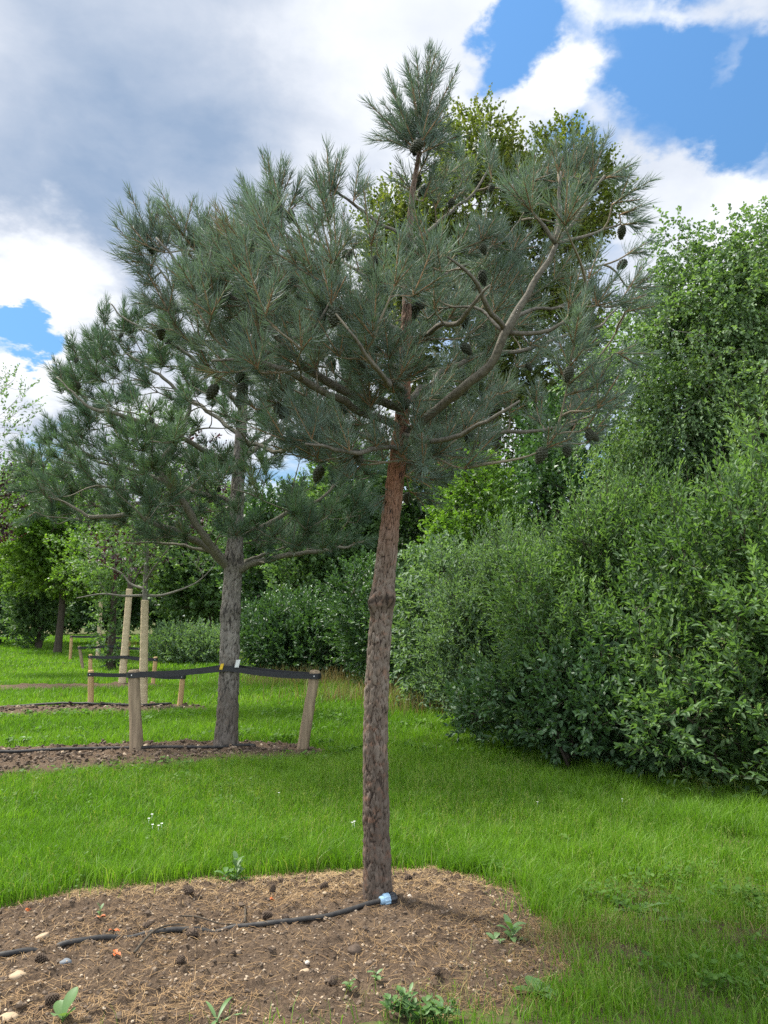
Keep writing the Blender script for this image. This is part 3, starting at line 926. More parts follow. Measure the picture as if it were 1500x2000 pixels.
def pine(root, trunk, trunk_r, limbs, leader, outline, Yc, depth, ntips, explicit, needle, mats, bark_kw, dens=1.0, cones=40, cone_s=1.0, shoot=(.14, .30), limb_axis=None, hole=1.0, low=None):
    tp = np.array([P(a, b, c) for a, b, c in trunk])
    tp[0, 2] -= .06
    trunk_mesh('trunk', tp, trunk_r, mats['bark'], root, **bark_kw)
    sk = Skeleton()
    tq = resample(tp, .08)
    zmin = P(0, low, Yc)[2]
    for pts in limbs:
        w3 = np.array([P(a, b, Yc + c) for a, b, c in pts[0]])
        q, r = resample(w3, .05, pts[1])
        q = q + (np.stack([fbm(q * 5 + s_, 2) for s_ in (1., 9., 31.)], -1) - .5) * .085 * np.minimum(1, np.arange(len(q)) / 4)[:, None]
        lb = MB()
        lb.tube(q, r * (1 + .45 * (fbm(q * 16, 3) - .5)), 10)
        lb.build('limb', mats['limb'], root)
        sk.add(q)
    sk.add(tq[tq[:, 2] > zmin])
    # targets inside the crown's volume
    poly = np.array(outline, float)
    lo, hi = poly.min(0), poly.max(0)
    tg = []
    tries = 0
    while len(tg) < ntips and tries < 200000:
        tries += 1
        p = R.uniform(lo, hi)
        sd_ = poly_sd(p[None], poly)[0]
        if sd_ < 12:
            continue
        prof = min(1.0, sd_ / (0.34 * (hi[0] - lo[0])))
        dd = depth * math.sqrt(max(1 - (1 - prof) ** 2, .02))
        y = Yc + R.uniform(-1, 1) ** 1 * dd
        w3 = P(p[0], p[1], y)
        # leave open lanes so that sky and what is behind shows through
        if vnoise((w3 * np.array([1.5, 1.5, 1.9]) + 5)[None])[0] < .34 * hole:
            continue
        if tg and min(np.linalg.norm(np.array(tg)[-400:] - w3, axis=1)) < shoot[0] * .55:
            continue
        tg.append(w3)
    tg = np.array(tg)
    axis_x = np.interp(tg[:, 2], tq[:, 2], tq[:, 0])
    axis_y = np.interp(tg[:, 2], tq[:, 2], tq[:, 1])
    out = tg - np.stack([axis_x, axis_y, tg[:, 2]], -1)
    tg = tg[np.argsort(np.linalg.norm(out, axis=1))]
    tw = MB()
    P0, P1, CN, TI = [], [], [], []
    nbr = [0]
    cone_at = []
    for T in tg:
        pts, ed, L = sk.grow(T, None)
        r0 = .0042 + .013 * min(L, 1.0)
        if L > .42 and nbr[0] < 60:
            nbr[0] += 1
            bb = MB()
            bb.tube(pts, np.linspace(r0, .0035, len(pts)), 6)
            bb.build('branch', mats['twig'], root)
        else:
            tw.tube(pts, np.linspace(r0, .0035, len(pts)), 5, cap=False)
        k = R.uniform(*shoot)
        ctr = np.array([np.interp(T[2], tq[:, 2], tq[:, 0]), np.interp(T[2], tq[:, 2], tq[:, 1]), T[2]])
        outw = unit(T - ctr)
        d0 = unit(ed * .5 + outw * .35 + np.array([0, 0, .75]))
        base_t = np.clip(.62 + .16 * R.normal(), .38, .98)
        # last year's wood just below the tip keeps its needles
        j = max(0, len(pts) - 1 - int(R.uniform(1, 3.4)))
        if j < len(pts) - 1:
            P0.append(pts[j]), P1.append(pts[-1]), CN.append(int(60 * dens * np.linalg.norm(pts[-1] - pts[j]) / .12)), TI.append(base_t - .12)
        P0.append(T), P1.append(T + d0 * k), CN.append(int(dens * 95 * k / .2)), TI.append(base_t)
        for q in range(R.integers(2, 5)):
            sdv = unit(d0 * .85 + unit(np.cross(d0, R.normal(size=3))) * R.uniform(.5, .95))
            kk = k * R.uniform(.45, .8)
            P0.append(T), P1.append(T + sdv * kk), CN.append(int(dens * 95 * kk / .2)), TI.append(base_t - .04)
        if R.random() < .3:
            for q in range(R.integers(1, 4)):
                cone_at.append((T - d0 * .01 + R.normal(0, .025, 3), d0))
    for a, b in explicit:
        p0, p1 = P(*a), P(*b)
        pts, ed, L = sk.grow(p0, None)
        if L > .42 and nbr[0] < 85:
            nbr[0] += 1
            bb = MB()
            bb.tube(pts, np.linspace(.004 + .012 * min(L, 1.0), .005, len(pts)), 6)
            bb.build('branch', mats['twig'], root)
        else:
            tw.tube(pts, np.linspace(.004 + .011 * min(L, 1.0), .005, len(pts)), 5, cap=False)
        k = np.linalg.norm(p1 - p0)
        P0.append(p0), P1.append(p1), CN.append(int(dens * 105 * k / .2)), TI.append(.66)
        for q in range(3):
            s = R.uniform(0, .25)
            sdv = unit(unit(p1 - p0) + unit(np.cross(p1 - p0, R.normal(size=3))) * R.uniform(.4, .75))
            kk = k * R.uniform(.45, .7)
            P0.append(p0 + (p1 - p0) * s), P1.append(p0 + (p1 - p0) * s + sdv * kk), CN.append(int(dens * 95 * kk / .2)), TI.append(.62)
        cone_at.append((p0 + R.normal(0, .02, 3), unit(p1 - p0)))
    for a, b in zip(P0, P1):
        tw.tube(np.stack([a, a + (b - a) * .97]), np.array([.0042, .0028]), 4, 1.0, cap=False)
    tw.build('twigs', mats['twig'], root)
    nm = MB()
    needles(nm, P0, P1, np.maximum(CN, 4), needle[0], needle[1], np.array(TI))
    nm.build('crown', mats['needle'], root)
    proto = None
    R.shuffle(cone_at)
    for (c, d) in cone_at[:cones]:
        if proto is None:
            proto = cone_proto('cone', M['cone_green'])
            o = proto
        else:
            o = proto.copy()
            COL.objects.link(o)
        o.parent = root
        o.location = Vector(np.asarray(c) - np.array(root['_o']))
        o.rotation_euler = (R.uniform(-.7, .7), R.uniform(-.7, .7), R.uniform(0, 6))
        sc_ = cone_s * R.uniform(.7, 1.15)
        o.scale = (sc_, sc_, sc_)
    return sum(CN)


Y1 = 4.5
base1 = G(741, 1772)
pine1 = thing('pine_tree', base1, 'tall unstaked pine in front with bare flaking trunk and wide blue-green crown', 'pine tree')
trunk1 = [(741, 1778, Y1), (736, 1680, Y1), (734, 1560, Y1), (734, 1400, Y1), (740, 1270, Y1), (748, 1160, Y1), (758, 1060, Y1), (768, 970, Y1), (779, 880, Y1), (788, 780, Y1), (793, 660, Y1), (797, 540, Y1), (803, 400, Y1), (819, 298, Y1)]
tr1 = [.079, .074, .071, .067, .064, .063, .057, .052, .048, .038, .030, .022, .015, .0105]
limbs1 = [
    ([(790, 850, 0), (860, 800, -.2), (930, 738, -.42), (990, 650, -.55), (1040, 565, -.6), (1084, 475, -.62)], [.026, .027, .026, .022, .018, .013]),
    ([(1084, 475, -.62), (1050, 430, -.65), (1018, 385, -.68)], [.012, .010, .006]),
    ([(1084, 475, -.62), (1092, 400, -.62), (1093, 335, -.62)], [.012, .010, .006]),
    ([(1084, 475, -.62), (1130, 415, -.6), (1178, 345, -.6)], [.011, .009, .006]),
    ([(1084, 475, -.62), (1140, 462, -.5), (1215, 430, -.4)], [.010, .008, .005]),
    ([(990, 650, -.55), (1050, 650, -.6), (1135, 622, -.65)], [.014, .012, .007]),
    ([(988, 655, -.55), (1030, 610, -.35), (1110, 588, -.2)], [.014, .011, .007]),
    ([(986, 645, -.55), (960, 600, -.7), (935, 565, -.8), (880, 500, -.95)], [.015, .013, .011, .006]),
    ([(984, 650, -.55), (930, 612, -.45), (865, 610, -.4)], [.011, .009, .005]),
    ([(793, 655, 0), (740, 622, 0), (690, 585, .02), (640, 505, .04), (602, 467, .06), (560, 415, .08), (535, 350, .1)], [.02, .019, .018, .014, .012, .009, .005]),
    ([(602, 467, .06), (630, 430, 0), (655, 385, -.05)], [.009, .007, .004]),
    ([(799, 480, 0), (770, 445, 0), (690, 398, .03), (655, 362, .05), (640, 315, .06)], [.012, .011, .009, .007, .004]),
    ([(789, 800, 0), (720, 785, -.1), (650, 757, -.2), (590, 715, -.3), (540, 655, -.36), (470, 590, -.42), (405, 552, -.45), (345, 522, -.46), (300, 465, -.46)], [.025, .026, .025, .022, .019, .016, .013, .009, .005]),
    ([(405, 552, -.45), (415, 490, -.4), (430, 440, -.4)], [.009, .007, .004]),
    ([(786, 838, 0), (700, 805, -.2), (640, 772, -.38), (560, 730, -.55), (500, 693, -.6), (410, 698, -.7)], [.023, .023, .022, .017, .013, .006]),
    ([(520, 690, -.6), (570, 660, -.65), (620, 630, -.7), (640, 600, -.72)], [.011, .010, .008, .005]),
    ([(802, 480, 0), (870, 422, .35), (940, 360, .55), (965, 300, .6)], [.011, .010, .008, .004]),
    ([(791, 722, 0), (680, 690, .4), (580, 660, .65), (480, 640, .85), (390, 610, .95)], [.018, .017, .014, .010, .005]),
    ([(783, 862, 0), (880, 850, .3), (1000, 850, .55), (1130, 830, .65)], [.02, .018, .014, .006]),
    ([(784, 876, 0), (700, 880, -.45), (600, 862, -.75)], [.016, .013, .006]),
    ([(789, 790, 0), (880, 722, .55), (1000, 682, .9), (1140, 645, 1.05), (1225, 595, 1.1)], [.02, .018, .015, .011, .005]),
    ([(792, 695, 0), (830, 652, -.45), (900, 622, -.8), (955, 560, -1.0)], [.017, .015, .012, .005]),
    ([(790, 765, 0), (760, 745, -.6), (722, 705, -1.0), (680, 640, -1.15)], [.018, .016, .012, .005]),
    ([(786, 850, 0), (860, 860, -.6), (940, 830, -.95), (1010, 790, -1.05)], [.017, .014, .010, .005]),
    ([(796, 560, 0), (860, 540, .5), (950, 500, .8), (1010, 430, .9)], [.013, .012, .009, .004]),
    ([(796, 560, 0), (720, 540, .5), (640, 500, .8), (560, 440, .9)], [.013, .012, .009, .004]),
    ([(785, 860, 0), (740, 860, .6), (640, 820, .9), (560, 790, 1.0)], [.016, .014, .010, .005]),
    ([(818, 300, 0), (829, 230, 0), (835, 150, 0)], [.012, .009, .006]),
]
outline1 = [(245, 470), (330, 440), (450, 455), (500, 390), (560, 370), (600, 400), (650, 350), (700, 370), (740, 430), (800, 430), (870, 400), (900, 340), (960, 330), (1000, 350), (1060, 300), (1160, 300), (1210, 350), (1230, 460),
            (1262, 560), (1245, 650), (1200, 700), (1215, 790), (1180, 870), (1080, 890), (960, 905), (880, 940), (860, 990), (800, 930), (740, 940), (690, 975), (650, 920), (580, 905), (500, 870), (440, 780), (390, 720), (320, 680), (280, 620), (262, 560)]
ex = []


def E(a, b, c, d, dy=0.0):
    ex.append(((a, b, Y1 + dy), (c, d, Y1 + dy)))


for v in ((820, 292, 837, 95), (822, 250, 862, 112), (818, 262, 795, 118), (812, 290, 760, 148), (812, 292, 718, 200), (826, 292, 868, 190), (822, 280, 850, 160, -.1), (815, 280, 770, 180, .1), (828, 296, 880, 240), (812, 296, 735, 262), (826, 392, 850, 318, .1), (850, 410, 878, 312, .2), (835, 370, 905, 318, .25), (815, 345, 850, 270, .1), (806, 380, 782, 318, .1), (880, 400, 915, 330, .3), (824, 298, 895, 265, -.1), (816, 290, 748, 200, .1), (826, 285, 885, 165, .1), (830, 190, 842, 92), (826, 200, 812, 110),
          (645, 385, 638, 285), (650, 390, 670, 300), (640, 395, 612, 310), (690, 395, 702, 318), (640, 440, 655, 330),
          (535, 405, 512, 300), (545, 410, 548, 318), (560, 420, 590, 345), (520, 440, 470, 345), (535, 450, 495, 390), (500, 470, 470, 400),
          (300, 480, 250, 370), (295, 475, 290, 385), (310, 480, 325, 400), (285, 480, 232, 410), (280, 500, 225, 440), (400, 480, 383, 402), (425, 490, 432, 430), (300, 520, 245, 500), (310, 560, 265, 530),
          (1090, 340, 1085, 270), (1100, 345, 1120, 262), (1120, 345, 1160, 262), (1150, 360, 1188, 262), (1180, 350, 1235, 320, -.5), (1195, 400, 1272, 352, -.5), (1020, 390, 1008, 310), (1010, 400, 980, 330), (1210, 420, 1255, 400, -.4),
          (1215, 440, 1262, 430, -.4), (1220, 500, 1270, 470), (1225, 560, 1290, 560, .2), (1220, 610, 1285, 590, .3), (960, 350, 945, 265, .4), (910, 370, 900, 280, .4), (300, 600, 265, 580, .4), (320, 640, 280, 640, .4),
          (1180, 800, 1225, 780, .3), (500, 800, 470, 780, -.3), (590, 860, 545, 860, -.5), (700, 885, 670, 915, -.4), (770, 960, 730, 990, 0), (790, 930, 870, 935, -.1), (800, 960, 860, 985, .2), (1200, 690, 1280, 690, .4)):
    E(*v)
MP = {'bark': M['bark'], 'limb': M['limb'], 'twig': M['twig'], 'needle': M['needle']}
n1 = pine(pine1, trunk1, tr1, limbs1, None, outline1, Y1, 1.35, 380, ex, (.108, .0034), MP,
          dict(plate=.018, depth=.0095, sides=96, step=.010, bumps=[(1.74, 3.9, .030, .045, .5), (1.78, 5.3, .024, .045, .45), (1.77, 4.7, .014, .06, 2.2), (2.0, 1.0, .008, .05, .5), (1.15, 5.6, .012, .04, .4)], flare=.20),
          dens=.70, cones=95, cone_s=1.2, hole=1.30, shoot=(.15, .30), low=880)

Y2 = 9.4
base2 = G(440, 1468)
pine2 = thing('pine_tree', base2, 'staked pine with grey furrowed trunk held by a black strap behind the front pine', 'pine tree')
trunk2 = [(440, 1472, Y2), (444, 1400, Y2), (448, 1300, Y2), (450, 1200, Y2), (456, 1115, Y2), (462, 1000, Y2), (467, 900, Y2), (475, 780, Y2), (482, 640, Y2), (488, 520, Y2), (490, 450, Y2)]
tr2 = [.150, .125, .118, .110, .108, .082, .072, .056, .04, .024, .014]
limbs2 = [
    ([(452, 1118, 0), (415, 1080, -.1), (370, 1050, -.2), (300, 1022, -.3), (250, 1000, -.35), (170, 1005, -.4), (70, 940, -.4)], [.05, .045, .04, .034, .028, .02, .008]),
    ([(452, 1115, 0), (410, 1060, -.3), (360, 985, -.5), (312, 915, -.6), (355, 850, -.65), (367, 790, -.65), (362, 700, -.65)], [.05, .046, .042, .037, .030, .022, .008]),
    ([(458, 1118, 0), (505, 1098, -.1), (560, 1085, -.2), (640, 1075, -.3), (715, 1055, -.3)], [.045, .04, .033, .022, .009]),
    ([(464, 1040, 0), (510, 1030, .2), (560, 1005, .3), (620, 975, .35), (680, 920, .4)], [.035, .03, .026, .02, .008]),
    ([(462, 985, 0), (400, 965, .3), (320, 940, .5), (200, 900, .6), (90, 860, .6)], [.035, .03, .026, .02, .008]),
    ([(466, 930, 0), (400, 880, -.6), (300, 830, -1.), (190, 800, -1.2), (110, 740, -1.2)], [.035, .03, .026, .018, .007]),
    ([(470, 850, 0), (400, 800, .5), (320, 740, .8), (250, 690, .9), (200, 620, .9)], [.03, .026, .022, .016, .006]),
    ([(474, 800, 0), (420, 740, -.6), (350, 680, -.9), (270, 640, -1.), (215, 590, -1.)], [.03, .026, .02, .014, .006]),
    ([(468, 900, 0), (540, 850, .6), (640, 800, 1.), (700, 740, 1.1)], [.032, .026, .02, .007]),
    ([(470, 860, 0), (540, 880, -.7), (600, 860, -1.2), (660, 830, -1.4)], [.03, .024, .018, .007]),
    ([(478, 720, 0), (540, 660, -.6), (600, 600, -.8)], [.026, .02, .006]),
    ([(480, 690, 0), (420, 620, .5), (360, 560, .7), (320, 500, .7)], [.026, .02, .014, .006]),
    ([(486, 560, 0), (460, 500, -.2), (440, 430, -.2)], [.016, .012, .006]),
    ([(456, 1110, 0), (420, 1080, .7), (330, 1060, 1.2), (240, 1060, 1.4)], [.035, .028, .018, .007]),
    ([(458, 1110, 0), (520, 1080, .8), (580, 1060, 1.2)], [.03, .022, .008]),
]
outline2 = [(190, 640), (250, 620), (300, 640), (330, 540), (400, 470), (470, 430), (540, 470), (620, 560), (700, 690), (740, 850), (735, 960), (730, 1050), (680, 1085), (600, 1100), (520, 1105), (440, 1080), (330, 1075), (260, 1060), (180, 1040), (90, 1035),
            (40, 1000), (35, 920), (80, 860), (120, 820), (115, 740), (130, 690)]
ex2 = []
for (a, b, c, d, dy) in ((205, 640, 208, 585, -.5), (240, 650, 243, 590, -.5), (150, 700, 140, 655, -.4), (195, 690, 190, 630, -.6), (120, 740, 105, 700, -.6), (120, 770, 108, 720, .2), (100, 860, 85, 825, 0), (130, 850, 130, 820, -.3), (60, 900, 22, 875, -.3), (70, 930, 20, 915, 0),
                         (60, 960, 25, 950, -.4), (70, 1000, 35, 1020, -.3), (100, 870, 70, 850, .4), (270, 630, 280, 590, -.5), (280, 620, 300, 580, .2), (440, 470, 440, 425, -.2), (470, 470, 462, 430, .1), (500, 480, 505, 435, .3), (690, 1060, 735, 1050, -.3), (700, 1000, 740, 985, .2)):
    ex2.append(((a, b, Y2 + dy), (c, d, Y2 + dy)))
n2 = pine(pine2, trunk2, tr2, limbs2, None, outline2, Y2, 2.2, 650, ex2, (.135, .0056), {'bark': M['bark_grey'], 'limb': M['limb_dark'], 'twig': M['twig_dark'], 'needle': M['needle_far']},
          dict(plate=.028, depth=.012, sides=72, step=.022, bumps=[(1.72, 4.0, .02, .09, 1.2), (1.75, 5.8, .02, .09, 1.), (2.35, 4.5, .03, .12, 2.)], flare=.22), dens=.70, cones=24, cone_s=1.2, shoot=(.14, .30), low=1110)
for p_, v_ in ((pine1, n1), (pine2, n2)):
    print('needles', v_)


# ------------------------------------------------------------------ leafy plants
def leaves(mb, pos, d, nrm, L, W, tint, fine=True):
    n = len(pos)
    d = unit(d)
    s = unit(np.cross(d, nrm))
    up = np.cross(s, d)
    L, W = L[:, None], W[:, None]
    tip = pos + d * L - up * L * .12
    if fine:
        m1, m2 = pos + d * L * .33, pos + d * L * .70 - up * L * .03
        f = up * W * .18
        V = np.stack([pos, m1 + s * W * .46 + f, m2 + s * W * .36 + f, tip, m2 - s * W * .36 + f, m1 - s * W * .46 + f], 1).reshape(-1, 3)
        b = np.arange(n)[:, None] * 6
        mb.add(V, [b + np.array([0, 1, 2, 3]), b + np.array([0, 3, 4, 5])], np.repeat(tint, 6))
    else:
        m = pos + d * L * .45 + up * W * .12
        V = np.stack([pos, m + s * W * .5, tip, m - s * W * .5], 1).reshape(-1, 3)
        b = np.arange(n)[:, None] * 4
        mb.add(V, [b + np.array([0, 1, 2, 3])], np.repeat(tint, 4))


def sprigs(mb, base, axis, slen, nleaf, L, W, tint, fine=True, ang=52, droop=0.0, upn=.9):
    """sprigs of alternate leaves; base/axis/slen/tint are per sprig"""
    N = len(base)
    k = np.repeat(np.arange(N), nleaf)
    n = len(k)
    s = np.tile((np.arange(nleaf) + .5) / nleaf, N) + R.normal(0, .04, n)
    ax = unit(axis)[k]
    pos = base[k] + ax * (slen[k] * s)[:, None] + np.array([0, 0, -1.]) * (droop * slen[k] * s * s)[:, None]
    ref = unit(R.normal(size=(n, 3)))
    side = unit(ref - ax * (ref * ax).sum(1, keepdims=True))
    an = np.radians(ang + R.normal(0, 14, n)) * (1 - .45 * np.clip(s, 0, 1))
    d = ax * np.cos(an)[:, None] + side * np.sin(an)[:, None] + np.array([0, 0, -droop * .8])
    nr = unit(np.array([0, 0, upn]) + R.normal(0, .55, (n, 3)))
    sz = R.uniform(.65, 1.15, n) * (1 - .3 * np.clip(s, 0, 1))
    leaves(mb, pos, d, nr, L * sz, W * sz, np.clip(tint[k] + .12 * (s - .5) + R.normal(0, .20, n), 0, 1), fine)


def lobe_points(lobes, n, shell=.55, zmin=None):
    """n points in the outer shell of a set of ellipsoids (cx,cy,cz,rx,ry,rz) + outward direction"""
    lobes = np.array(lobes, float)
    vol = (lobes[:, 3] * lobes[:, 4] + lobes[:, 4] * lobes[:, 5] + lobes[:, 3] * lobes[:, 5])
    k = R.choice(len(lobes), n * 3, p=vol / vol.sum())
    d = unit(R.normal(size=(len(k), 3)))
    r = R.uniform(shell ** 3, 1, len(k)) ** (1 / 3)
    r = r * (.70 + .34 * vnoise(d * 2.2 + k[:, None] * 3.7) + .28 * vnoise(d * 5.5 + k[:, None] * 1.7 + 9))
    p = lobes[k, :3] + d * lobes[k, 3:] * r[:, None]
    # drop points deep inside another lobe
    keep = np.ones(len(k), bool)
    for q in range(len(lobes)):
        e = np.linalg.norm((p - lobes[q, :3]) / lobes[q, 3:], axis=1)
        keep &= ~((e < shell * .85) & (k != q))
    if zmin is not None:
        keep &= p[:, 2] > zmin
    p, d, k = p[keep][:n], (d / lobes[k, 3:])[keep][:n], k[keep][:n]
    return p, unit(d), k


def clumps(lobes, n=4, shrink=.80, size=(.30, .52), seed=1):
    g = np.random.default_rng(seed)
    out = []
    for l in lobes:
        c, r = np.array(l[:3]), np.array(l[3:])
        out.append((*c, *(r * shrink)))
        for _ in range(n):
            d = unit(g.normal(size=3) + np.array([0, -.35, .25]))
            q = c + d * r * g.uniform(.72, 1.02)
            k = g.uniform(*size)
            if q[2] > .15:
                out.append((*q, *(r * k * np.array([1, 1, g.uniform(.9, 1.5)]))))
    return out


def leafy(name, base, label, cat, lobes, n, nleaf, L, W, slen, mat, bark, stems=None, trunk=None, fine=True, group=None, droop=0.0, shell=.5, up=.55, tint=(.45, .16), branch=.5, zmin=.05, wrap=None, thick=1.0, ang=52, keep=None, lobe_tint=.16, shoots=0, lumpy=0):
    """a tree (trunk = [(x,y,z,r)...]) or a bush (stems = number of stems) with a crown of leafy sprigs"""
    root = thing(name, (base[0], base[1], 0), label, cat, group)
    if lumpy:
        lobes = clumps(lobes, lumpy, seed=len(lobes) + n)
    pts, outd, k = lobe_points(lobes, n, shell, zmin)
    if keep is not None:
        m = keep(pts)
        pts, outd, k = pts[m], outd[m], k[m]
    ax = unit(outd * .7 + np.array([0, 0, up]) + R.normal(0, .3, pts.shape))
    lt = R.normal(0, lobe_tint, len(lobes))
    ti = np.clip(tint[0] + lt[k] + tint[1] * R.normal(size=len(pts)) + .5 * (fbm(pts * .9 + 3, 3) - .5), 0, 1)
    sl = slen * R.uniform(.6, 1.35, len(pts))
    shoot_tubes = []
    cm = MB()
    sprigs(cm, pts, ax, sl, nleaf, L, W, ti, fine, ang, droop)
    if shoots:
        kk = np.argsort(-(pts[:, 2] + R.normal(0, .35, len(pts))))[:shoots * 4]
        kk = R.choice(kk, min(shoots, len(kk)), replace=False)
        sp, sa = pts[kk], unit(outd[kk] * .45 + np.array([0, 0, 1.1]) + R.normal(0, .18, (len(kk), 3)))
        sprigs(cm, sp, sa, slen * R.uniform(1.5, 2.9, len(kk)), int(nleaf * 1.6), L * .85, W * .8, np.clip(ti[kk] + .15, 0, 1), fine, 40, 0)
        for a_, b_ in zip(sp, sa):
            shoot_tubes.append(np.stack([a_ - b_ * .1, a_ + b_ * slen * 1.6]))
    sk = Skeleton()
    sm = MB()
    if trunk is not None:
        tp = np.array([q[:3] for q in trunk], float)
        q, r = resample(tp, max(.08, thick * .1), [t[3] for t in trunk])
        r = r * (1 + .2 * np.exp(-np.arange(len(q)) / 2.5)) * (1 + .15 * (fbm(q * 3, 2) - .5))
        sm.tube(q, r, 12)
        sk.add(q[len(q) // 4:])
    else:
        c = np.array([base[0], base[1], -.03])
        lc = np.array(lobes)
        for j in range(stems or 5):
            l = lc[j % len(lc)]
            e = l[:3] + R.normal(0, .3, 3) * l[3:]
            e[2] = max(e[2], .4)
            s0 = c + np.array([R.normal(0, .12), R.normal(0, .12), 0]) + (np.array([l[0], l[1], 0]) - np.array([c[0], c[1], 0])) * .35
            s0[2] = -.03
            q = resample(np.array([s0, s0 * .5 + e * .5 + np.array([0, 0, .15]), e]), .12)
            sm.tube(q, np.linspace(.022, .008, len(q)) * thick, 6)
            sk.add(q)
    sm.build('trunk' if trunk is not None else 'stems', bark, root)
    bm = MB()
    sel = R.random(len(pts)) < branch
    idx = np.where(sel)[0]
    if len(sk.p):
        dist = np.array([np.min(np.linalg.norm(sk.p - pts[i], axis=1)) for i in idx]) if len(idx) else np.zeros(0)
        for i in idx[np.argsort(dist)]:
            q, _, LL = sk.grow(pts[i], None)
            r0 = (.003 + .010 * min(LL, 2.5)) * thick
            bm.tube(q, np.linspace(r0, .002 * thick, len(q)), 4, cap=False)
    # the twig each sprig sits on
    for i in idx:
        bm.tube(np.stack([pts[i], pts[i] + ax[i] * sl[i] * .8 + np.array([0, 0, -droop * sl[i] * .5])]), np.array([.0025, .0012]) * thick, 3, cap=False)
    for q in shoot_tubes:
        bm.tube(q, np.array([.004, .0015]) * thick, 4, cap=False)
    if bm.n:
        bm.build('branches', bark, root)
    cm.build('crown', mat, root)
    return root


def lobes_auto(c, r, n, spread=.62, size=.5, seed=0, flat=1.0):
    g = np.random.default_rng(seed)
    out = [(*c, *(np.array(r) * .72))]
    for _ in range(n):
        d = unit(g.normal(size=3))
        d[2] = d[2] * .9 + .1
        p = np.array(c) + d * np.array(r) * spread * g.uniform(.8, 1.15)
        s = size * g.uniform(.7, 1.2)
        out.append((*p, *(np.array(r) * s * np.array([1, 1, flat]))))
    return out


# --- the thicket on the right, from front to back
leafy('leafy_bush', (3.55, 7.9), 'big dense mid-green bush at the right edge of the photo, overhanging the grass', 'bush',
      [(3.7, 8.0, 1.2, 1.0, 1.2, 1.2), (3.1, 7.5, .62, .7, .6, .62), (3.5, 7.1, .85, .7, .6, .8), (4.0, 7.3, 1.8, .8, .7, 1.0), (3.3, 8.3, 2.0, .7, .8, .75), (4.3, 7.2, 1.0, .8, .7, 1.0), (2.9, 8.4, 1.1, .65, .7, .9), (4.5, 7.8, 2.6, .6, .7, .8), (2.6, 8.1, .45, .5, .5, .45), (3.75, 6.75, .5, .5, .45, .5)],
      3900, 12, .098, .042, .34, M['thicket'], M['wood_bark'], stems=9, shell=.45, up=.5, branch=.35, shoots=130, lumpy=5)
leafy('leafy_bush', (2.35, 9.6), 'broad bush of narrow upright shoots in the middle of the thicket', 'bush',
      [(2.5, 9.8, 1.2, 1.1, 1.1, 1.2), (2.2, 9.0, .8, .8, .6, .8), (2.9, 9.4, 1.75, .7, .8, .8), (2.0, 9.7, 1.6, .6, .8, .7), (2.55, 9.9, 2.15, .55, .7, .55), (1.9, 9.1, .45, .55, .5, .45), (3.5, 9.8, 2.0, .7, .8, .8), (3.2, 10.0, 2.5, .5, .6, .5)],
      3600, 13, .092, .034, .36, M['thicket'], M['wood_bark'], stems=9, shell=.45, up=.8, branch=.35, tint=(.5, .16), shoots=170, lumpy=5)
leafy('willow_bush', (1.5, 11.4), 'grey-green willow bush at the left end of the thicket, lit from above', 'bush',
      [(1.6, 11.6, 1.1, 1.0, 1.0, 1.1), (1.2, 11.2, .8, .65, .6, .8), (2.0, 11.1, 1.4, .75, .7, .95), (1.5, 11.5, 1.65, .6, .8, .6), (2.3, 11.7, 1.95, .7, .8, .6), (1.1, 11.4, 1.3, .45, .6, .5), (1.85, 11.6, 2.25, .4, .5, .4), (1.6, 10.9, .5, .6, .5, .5), (2.2, 10.7, .65, .6, .5, .6)],
      3700, 13, .082, .032, .32, M['willow'], M['wood_bark'], stems=9, shell=.45, up=.75, branch=.35, tint=(.52, .16), shoots=150, lumpy=5)
leafy('tall_shrub', (4.9, 9.2), 'tall shrub of upright yellow-green shoots at the right edge, in front of the birch', 'shrub',
      [(4.9, 9.2, 2.0, .8, .8, 1.3), (4.5, 9.0, 2.8, .45, .5, .8), (5.2, 9.1, 3.3, .5, .6, .8), (4.7, 9.3, 3.6, .35, .4, .6)],
      1500, 12, .095, .034, .40, M['birch'], M['wood_bark'], stems=6, shell=.4, up=.9, branch=.35, tint=(.6, .16), shoots=60, lumpy=5)
leafy('broad_bush', (2.2, 8.4), 'low dark bush of broad oval leaves at the front foot of the thicket', 'bush',
      [(2.1, 8.6, .45, .6, .5, .5), (1.7, 9.2, .5, .5, .5, .5), (2.6, 8.0, .40, .55, .45, .42), (2.3, 8.4, .75, .5, .5, .4), (1.35, 10.0, .4, .45, .5, .42)],
      1100, 9, .095, .058, .30, M['dark_leaf'], M['wood_bark'], stems=6, shell=.4, up=.35, branch=.35, tint=(.7, .18), shoots=20, lumpy=5)
leafy('birch_tree', (4.6, 11.3), 'tall birch with small hanging leaves rising over the thicket at the right', 'birch tree',
      [(4.6, 11.2, 4.1, 1.5, 1.4, 2.0), (4.2, 10.6, 5.4, 1.1, 1.1, 1.2), (5.2, 11.0, 5.6, 1.2, 1.1, 1.2), (3.9, 10.9, 3.5, 1.0, 1.0, 1.3), (4.6, 10.4, 2.9, 1.2, .9, 1.1), (5.3, 10.2, 4.2, 1.1, .9, 1.6), (4.6, 11.0, 6.5, .7, .8, .75), (3.55, 10.6, 2.7, .8, .8, .8), (5.4, 10.6, 6.4, .8, .8, .8)],
      8500, 12, .070, .050, .42, M['birch'], M['grey_bark'], trunk=[(4.6, 11.4, -.1, .10), (4.65, 11.4, 2, .085), (4.6, 11.3, 4, .06), (4.65, 11.2, 6.2, .025)], shell=.45, up=-.25, droop=.45, branch=.22, tint=(.55, .18), lumpy=5)
